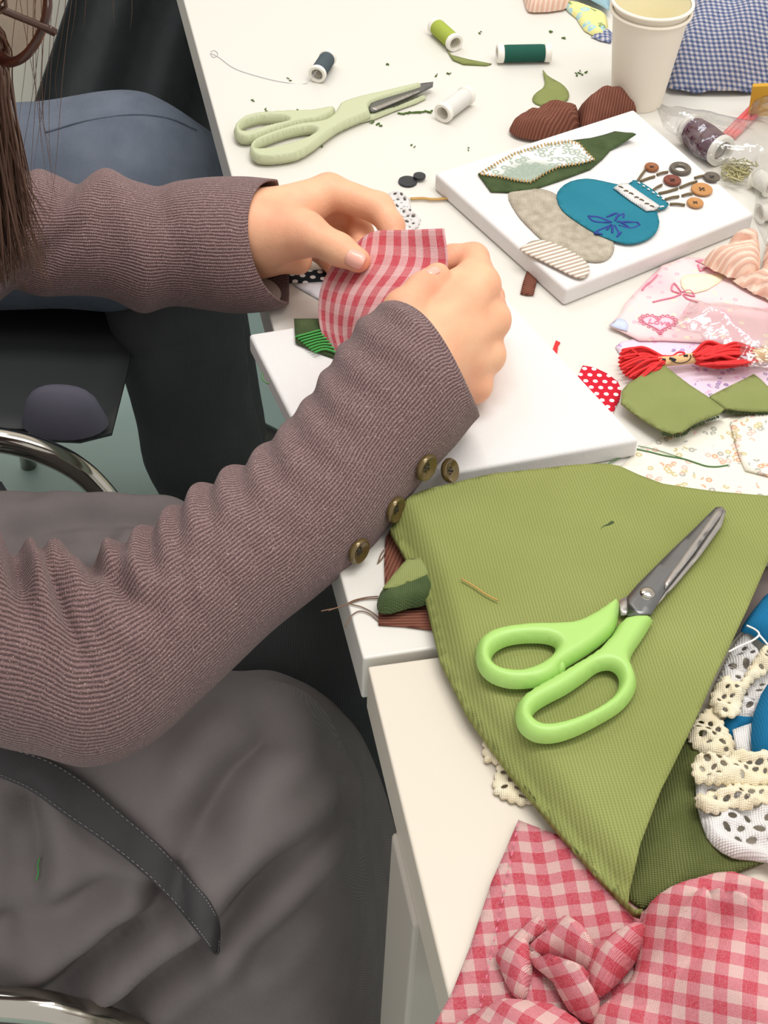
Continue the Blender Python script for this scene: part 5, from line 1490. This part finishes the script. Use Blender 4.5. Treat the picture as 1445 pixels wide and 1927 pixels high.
def hair_cap(c, f, u, l, back=True):
    sg = [(c - f * .027 + u * .032, c + f * .010 + u * .026, .102, .095)]
    if back: sg += [(c - f * .06, c - f * .09 - u * .10, .085, .075), (c - f * .09 - u * .10, c - f * .05 + Vector((-.05, 0, -.24)), .075, .055)]
    V, F = net(sg, .007, .02); q = V - np.array(c); k0 = (q @ np.array(f) < .030) | (q @ np.array(u) > .085)
    return [Vector(v) for v in V], [tuple(int(i) for i in w) for w in F if k0[w].all()]


hm.add(*hair_cap(head, hf, hu, hl))
hair = hm.build('hair', M['hair'], person); part(hair, 'long dark brown hair hanging forward')

gl = empty('glasses_frame', D(50, 50, .7))
gl.parent = person; gl.location = WL[gl.name] - WL[person.name]; part(gl, 'tortoiseshell glasses')
LC = GL
ea = hu * .0205; eb = hl * .022


def rim(off): return [LC + off + ea * math.cos(t) * 1.0 + eb * math.sin(t) * (1 + .12 * math.sin(t)) for t in np.linspace(0, 2 * PI, 49)]


far = hl * .064
for o_, lb in ((Vector(), 'rim nearest the camera'), (far, 'far rim')):
    rp = rim(o_); vs_, fs_, uv_ = tube_data(rp, .0023, 10, False, flat=1.5); rm = link_mesh('rim', vs_, fs_, M['tortoise'], gl, uv_); part(rm, lb)
    link_mesh('lens', [LC + o_] + rp[:-1], [(0, i + 1, (i + 1) % 48 + 1) for i in range(48)], M['lens'], gl)
h2 = LC + far + eb * 1.12 + ea * .25; hg = LC - eb * 1.12 + ea * .25
vs_, fs_, uv_ = tube_data(catmull([hg + hf * .002, hg - hf * .01 - hl * .001, hg - hf * .05 - hl * .006, hg - hf * .095 - hl * .007, hg - hf * .125 - hl * .002 - hu * .03], 6), .0030, 10, flat=.55); link_mesh('temple_arm', vs_, fs_, M['tortoise'], gl, uv_)
vs_, fs_, uv_ = tube_data(catmull([hf * .002 + h2, h2 - hf * .01 + hl * .001, h2 - hf * .05 + hl * .006, h2 - hf * .095 + hl * .007, h2 - hf * .125 - hu * .03], 6), .0028, 10, flat=.55); link_mesh('temple_arm', vs_, fs_, M['tortoise'], gl, uv_)
mb = MB()
for k in (.018, .024):
    q = hg - hf * k - hl * .0042; mb.add(*lathe_data([(0, 0), (.0011, 0), (.0009, .0006), (0, .0008)], q, -hl + hu * .4, 10))
mb.add(*box_data(hg - hl * .001, hf * .0022, hu * .0018, hl * .0012)); mb.build('hinge', M['tortoise'], gl)
nb = [LC + eb + ea * .3, LC + far / 2 + ea * .55 + hf * .003, LC + far - eb + ea * .3]
vs_, fs_, uv_ = tube_data(catmull(nb, 6), .002, 8); link_mesh('bridge', vs_, fs_, M['tortoise'], gl, uv_)

# ------------------------------------------------------------------ the gingham piece held in the hands
rows = [[(655, 470, 1.066), (700, 437, 1.068), (768, 433, 1.03), (836, 430, 1.0)],
        [(628, 495, 1.066), (688, 492, 1.056), (765, 497, 1.012), (842, 502, .994)],
        [(603, 545, 1.064), (652, 556, 1.050), (722, 560, 1.004), (815, 550, .998)],
        [(601, 610, 1.060), (642, 622, 1.046), (695, 622, 1.008), (775, 615, 1.0)],
        [(623, 674, 1.050), (655, 680, 1.034), (700, 672, 1.006), (760, 665, 1.0)]]
pf_ = patch_fn([[D(*q) for q in r] for r in rows])


def held(u, v):
    p = pf_(u, v); n = (CAM - p).normalized(); return p + n * (.0016 * math.sin(u * 15 + v * 5) + .0010 * math.sin(v * 17 - u * 6))


hc = grid('gingham_piece', held, 70, 60, M['pinkh'], None, (.088, .074), .0006, uvoff=(.0016, .002))
tag(hc, 'small piece of pink gingham cotton held between both hands', 'fabric scrap')

# ------------------------------------------------------------------ the maker's chair and what is behind
yL = P(120, 845, .46).y; xF = P(222, 930, .40).x
ch = empty('chair', Vector((-.45, .74, 0)))
se = shell('seat', [(-.70, .50), (xF - .10, .50), (xF - .08, .53), (xF - .08, yL - .06), (xF - .10, yL - .03), (-.70, yL - .03)], M['blackp'], .425, lambda v, d: .018 + .008 * np.clip(d / .02, 0, 1), res=.03, parent=ch)
xF0 = xF
for y in (.466, yL):
    xF = xF0 + (.135 if y < .6 else 0)
    vs_, fs_, uv_ = tube_data(catmull([(-.80, y, .80), (-.78, y, .56), (-.70, y, .474), (-.55, y, .472), (xF - .14, y, .471), (xF - .07, y, .458), (xF - .022, y, .418), (xF, y, .34), (xF, y, .12), (xF - .01, y, .04), (xF - .075, y, .0125), (-.5, y, .0125), (-.78, y, .0125)], 8), .0122, 16); part(link_mesh('side_frame', vs_, fs_, M['chrome'], ch, uv_), 'bent chrome tube')
tube('cross_bar', [(-.38, .475, .458), (-.38, yL, .458)], .009, M['chrome'], ch, 12); tube('cross_bar', [(-.62, .475, .462), (-.62, yL, .462)], .009, M['chrome'], ch, 12)
grid('backrest', lambda u, v: Vector((-.775 - .03 * math.sin(PI * u), .46 + (yL - .465) * u, .60 + .3 * v)), 16, 8, M['black'], ch, (.5, .3), .018)
tag(ch, 'chair with bent chrome tube frame and black seat under the person in the cardigan', 'chair')

# neighbour: dark jeans, seated beyond the left arm
n_hip = Vector((-.70, 1.33, .51)); n_kn = Vector((-.235, 1.335, .540)); n_kn2 = Vector((-.26, 1.45, .47))
nsh = Vector((-.66, 1.40, 1.0))
nsegs = [(n_hip, n_hip + Vector((0, .04, .3)), .13, .13), (nsh + Vector((0, -.17, -.02)), nsh + Vector((0, .17, -.02)), .06, .06), (nsh, nsh + Vector((.02, 0, .12)), .05, .05), 
         (n_hip, n_kn, .07, .055), (n_hip + Vector((0, .10, 0)), n_kn2, .07, .055), (n_kn, n_kn + Vector((.05, -.05, -.45)), .05, .04), (n_kn2, n_kn2 + Vector((.05, 0, -.40)), .045, .035), (n_kn + Vector((.05, -.05, -.49)), n_kn + Vector((.17, -.06, -.52)), .035, .03), (n_kn2 + Vector((.05, 0, -.40)), Vector((n_kn2.x + .16, n_kn2.y, .04)), .03, .025),
         (nsh + Vector((0, -.17, -.02)), nsh + Vector((-.04, -.22, -.27)), .05, .04), (nsh + Vector((0, .17, -.02)), nsh + Vector((-.02, .24, -.27)), .05, .04), (nsh + Vector((-.04, -.22, -.27)), Vector((-.575, 1.255, .687)), .038, .027), (nsh + Vector((-.02, .24, -.27)), Vector((-.523, 1.575, .702)), .038, .027)]
nHS, nf, nu, nl = head_segs(nsh + Vector((.07, 0, .235)), (.86, .1, -.48))
V, F = net(nsegs, .013, .03); V, F = add_parts(V, F, [(nHS, .0055, .012), (simple_hand(Vector((-.57, 1.27, .685)), (.45, 1, -.1), (0, 0, 1)), .0045, .006), (simple_hand(Vector((-.52, 1.56, .70)), (.3, -1, -.1), (0, 0, 1)), .0045, .006)]); nb_ = link_mesh('person', V, [tuple(int(i) for i in q) for q in F], M['skin'])
tag(nb_, 'seated neighbour in dark blue jeans at the far part of the white table', 'person')
hv, hfc = hair_cap(nsh + Vector((.07, 0, .235)), nf, nu, nl, False); part(link_mesh('hair', hv, hfc, M['hair'], nb_), 'short dark hair')
js = [(n_hip + Vector((-.02, 0, .02)), n_hip + Vector((.03, .10, .0)), .125, .12), (n_hip + Vector((.05, -.02, .0)), n_kn + Vector((-.05, 0, -.01)), .105, .108), (n_kn + Vector((-.05, 0, -.01)), n_kn + Vector((.0, 0, -.02)), .108, .085), (n_hip + Vector((.05, .10, -.02)), n_kn2, .09, .075)]
V, F = net(js, .008, .03)
jn = link_mesh('jeans', V, [tuple(int(i) for i in q) for q in F], M['jeans'], nb_, np.c_[V[:, 0], V[:, 1] + V[:, 2]]); part(jn, 'dark blue jeans')
jbv = bvh_of(jn); mb = MB()
pts_ = [hit(jbv, x, y)[0] for x, y in ((85, 250), (160, 228), (250, 216), (320, 224), (370, 246))]
if all(pts_): mb.tube([p + Vector((0, 0, .0005)) for p in pts_], .0012, 6, 5)
mb.build('seam', M['jeans'], jn)
ts = [(n_kn + Vector((-.02, 0, -.05)), n_kn + Vector((.02, -.06, -.30)), .078, .066), (n_kn + Vector((.02, -.06, -.30)), n_kn + Vector((.05, -.08, -.46)), .066, .056), (n_kn2 + Vector((0, 0, -.05)), n_kn2 + Vector((.05, 0, -.41)), .07, .056)]
V, F = net(ts, .009, .02); part(link_mesh('shaded_leg', V, [tuple(int(i) for i in q) for q in F], M['black'], nb_, np.c_[V[:, 0], V[:, 2]]), 'lower leg of the jeans, under-table shade painted in black')  # lower jeans legs coloured black to stand in for shade under the table
def shoes(segs, own):
    for a, b in segs:
        V, F = net([(a, b, .05, .042), (a + Vector((0, 0, .03)), a + Vector((.03, 0, .01)), .052, .05)], .007, .02); V[:, 2] = np.maximum(V[:, 2], .0015)
        link_mesh('shoe', V, [tuple(int(i) for i in q) for q in F], M['blackp'], own)


shoes([(knR + Vector((.02, -.01, -.45)), Vector((knR.x + .17, knR.y - .01, .035))), (knL + Vector((.02, .01, -.42)), Vector((knL.x + .17, knL.y + .01, .035)))], person)
shoes([(n_kn + Vector((.05, -.05, -.485)), Vector((n_kn.x + .18, n_kn.y - .06, .035))), (n_kn2 + Vector((.05, 0, -.42)), Vector((n_kn2.x + .18, n_kn2.y, .035)))], nb_)
tp = [(n_hip + Vector((-.02, 0, .12)), n_hip + Vector((0, .04, .3)), .145, .145), (n_hip + Vector((0, .04, .3)), nsh + Vector((0, 0, -.05)), .145, .14), (nsh + Vector((0, -.17, -.02)), nsh + Vector((0, .17, -.02)), .07, .07), (nsh + Vector((0, -.17, -.02)), nsh + Vector((-.04, -.22, -.27)), .065, .055), (nsh + Vector((0, .17, -.02)), nsh + Vector((-.02, .24, -.27)), .065, .055)]
V, F = net(tp, .012, .03); part(link_mesh('shirt', V, [tuple(int(i) for i in q) for q in F], M['shirt'], nb_, np.c_[V[:, 1], V[:, 2]]), 'charcoal shirt')

# neighbour's chair: black seat with a thin bright edge, mauve bag beneath it
nc = empty('chair', Vector((-.62, 1.36, 0)))
q0, q1 = P(205, 818, .40), P(240, 680, .40)
shell('seat', [(-.95, q0.y - .005), (q0.x - .03, q0.y - .002), (q0.x, q0.y + .012), (q1.x, q1.y), (q1.x - .01, 1.52), (-.95, 1.52)], M['blackp'], .388, lambda v, d: .006 + .006 * np.clip(d / .012, 0, 1), res=.02, parent=nc)
tube('seat_edge', [(-.95, q0.y - .005, .401), (q0.x - .035, q0.y - .003, .401)], .0035, M['chrome'], nc, 10)
for yy in (q0.y + .03, 1.48):
    for xx in (q0.x - .20, -.90): tube('leg', [(xx, yy, .389), (xx - .01, yy, .0)], .011, M['chrome'], nc, 12)
grid('backrest', lambda u, v: Vector((-.955, q0.y + (1.52 - q0.y) * u, .52 + .34 * v)), 8, 6, M['blackp'], nc, (1, 1), .012)
for yy in (q0.y + .02, 1.50): tube('back_post', [(-.955, yy, .40), (-.955, yy, .54)], .01, M['chrome'], nc, 12)
tag(nc, 'black chair seat with a thin bright edge under the neighbour in jeans', 'chair')
bgc = P(120, 778, .42)
bag = pillow('cloth_bag', [(bgc.x + .044 * math.cos(t), bgc.y + .028 * math.sin(t)) for t in np.linspace(0, 2 * PI, 24, False)], M['mauve'], .4005, .055, .03, res=.008, low=.008)
tag(bag, 'mauve grey cloth bundle lying on the black chair seat', 'bag')

# black curtain hanging behind the neighbour
def curt(u, v):
    x0 = -1.02 + .30 * v * 0; x = -.72 + .16 * (1 - v) * 0 + (u - .0) * .95 - .16 * v * (1 - u) * 0
    l = -.665 + .37 * v; x = l + (.25 - l) * u
    return Vector((x, 2.18 + .02 * math.sin(u * 46) + .01 * math.sin(u * 21 + 1), .004 + .86 * v))


cu = grid('curtain', curt, 150, 8, M['black'], None, (1.1, .9), .003)
tag(cu, 'black draped cloth hanging behind the neighbour in jeans', 'curtain')
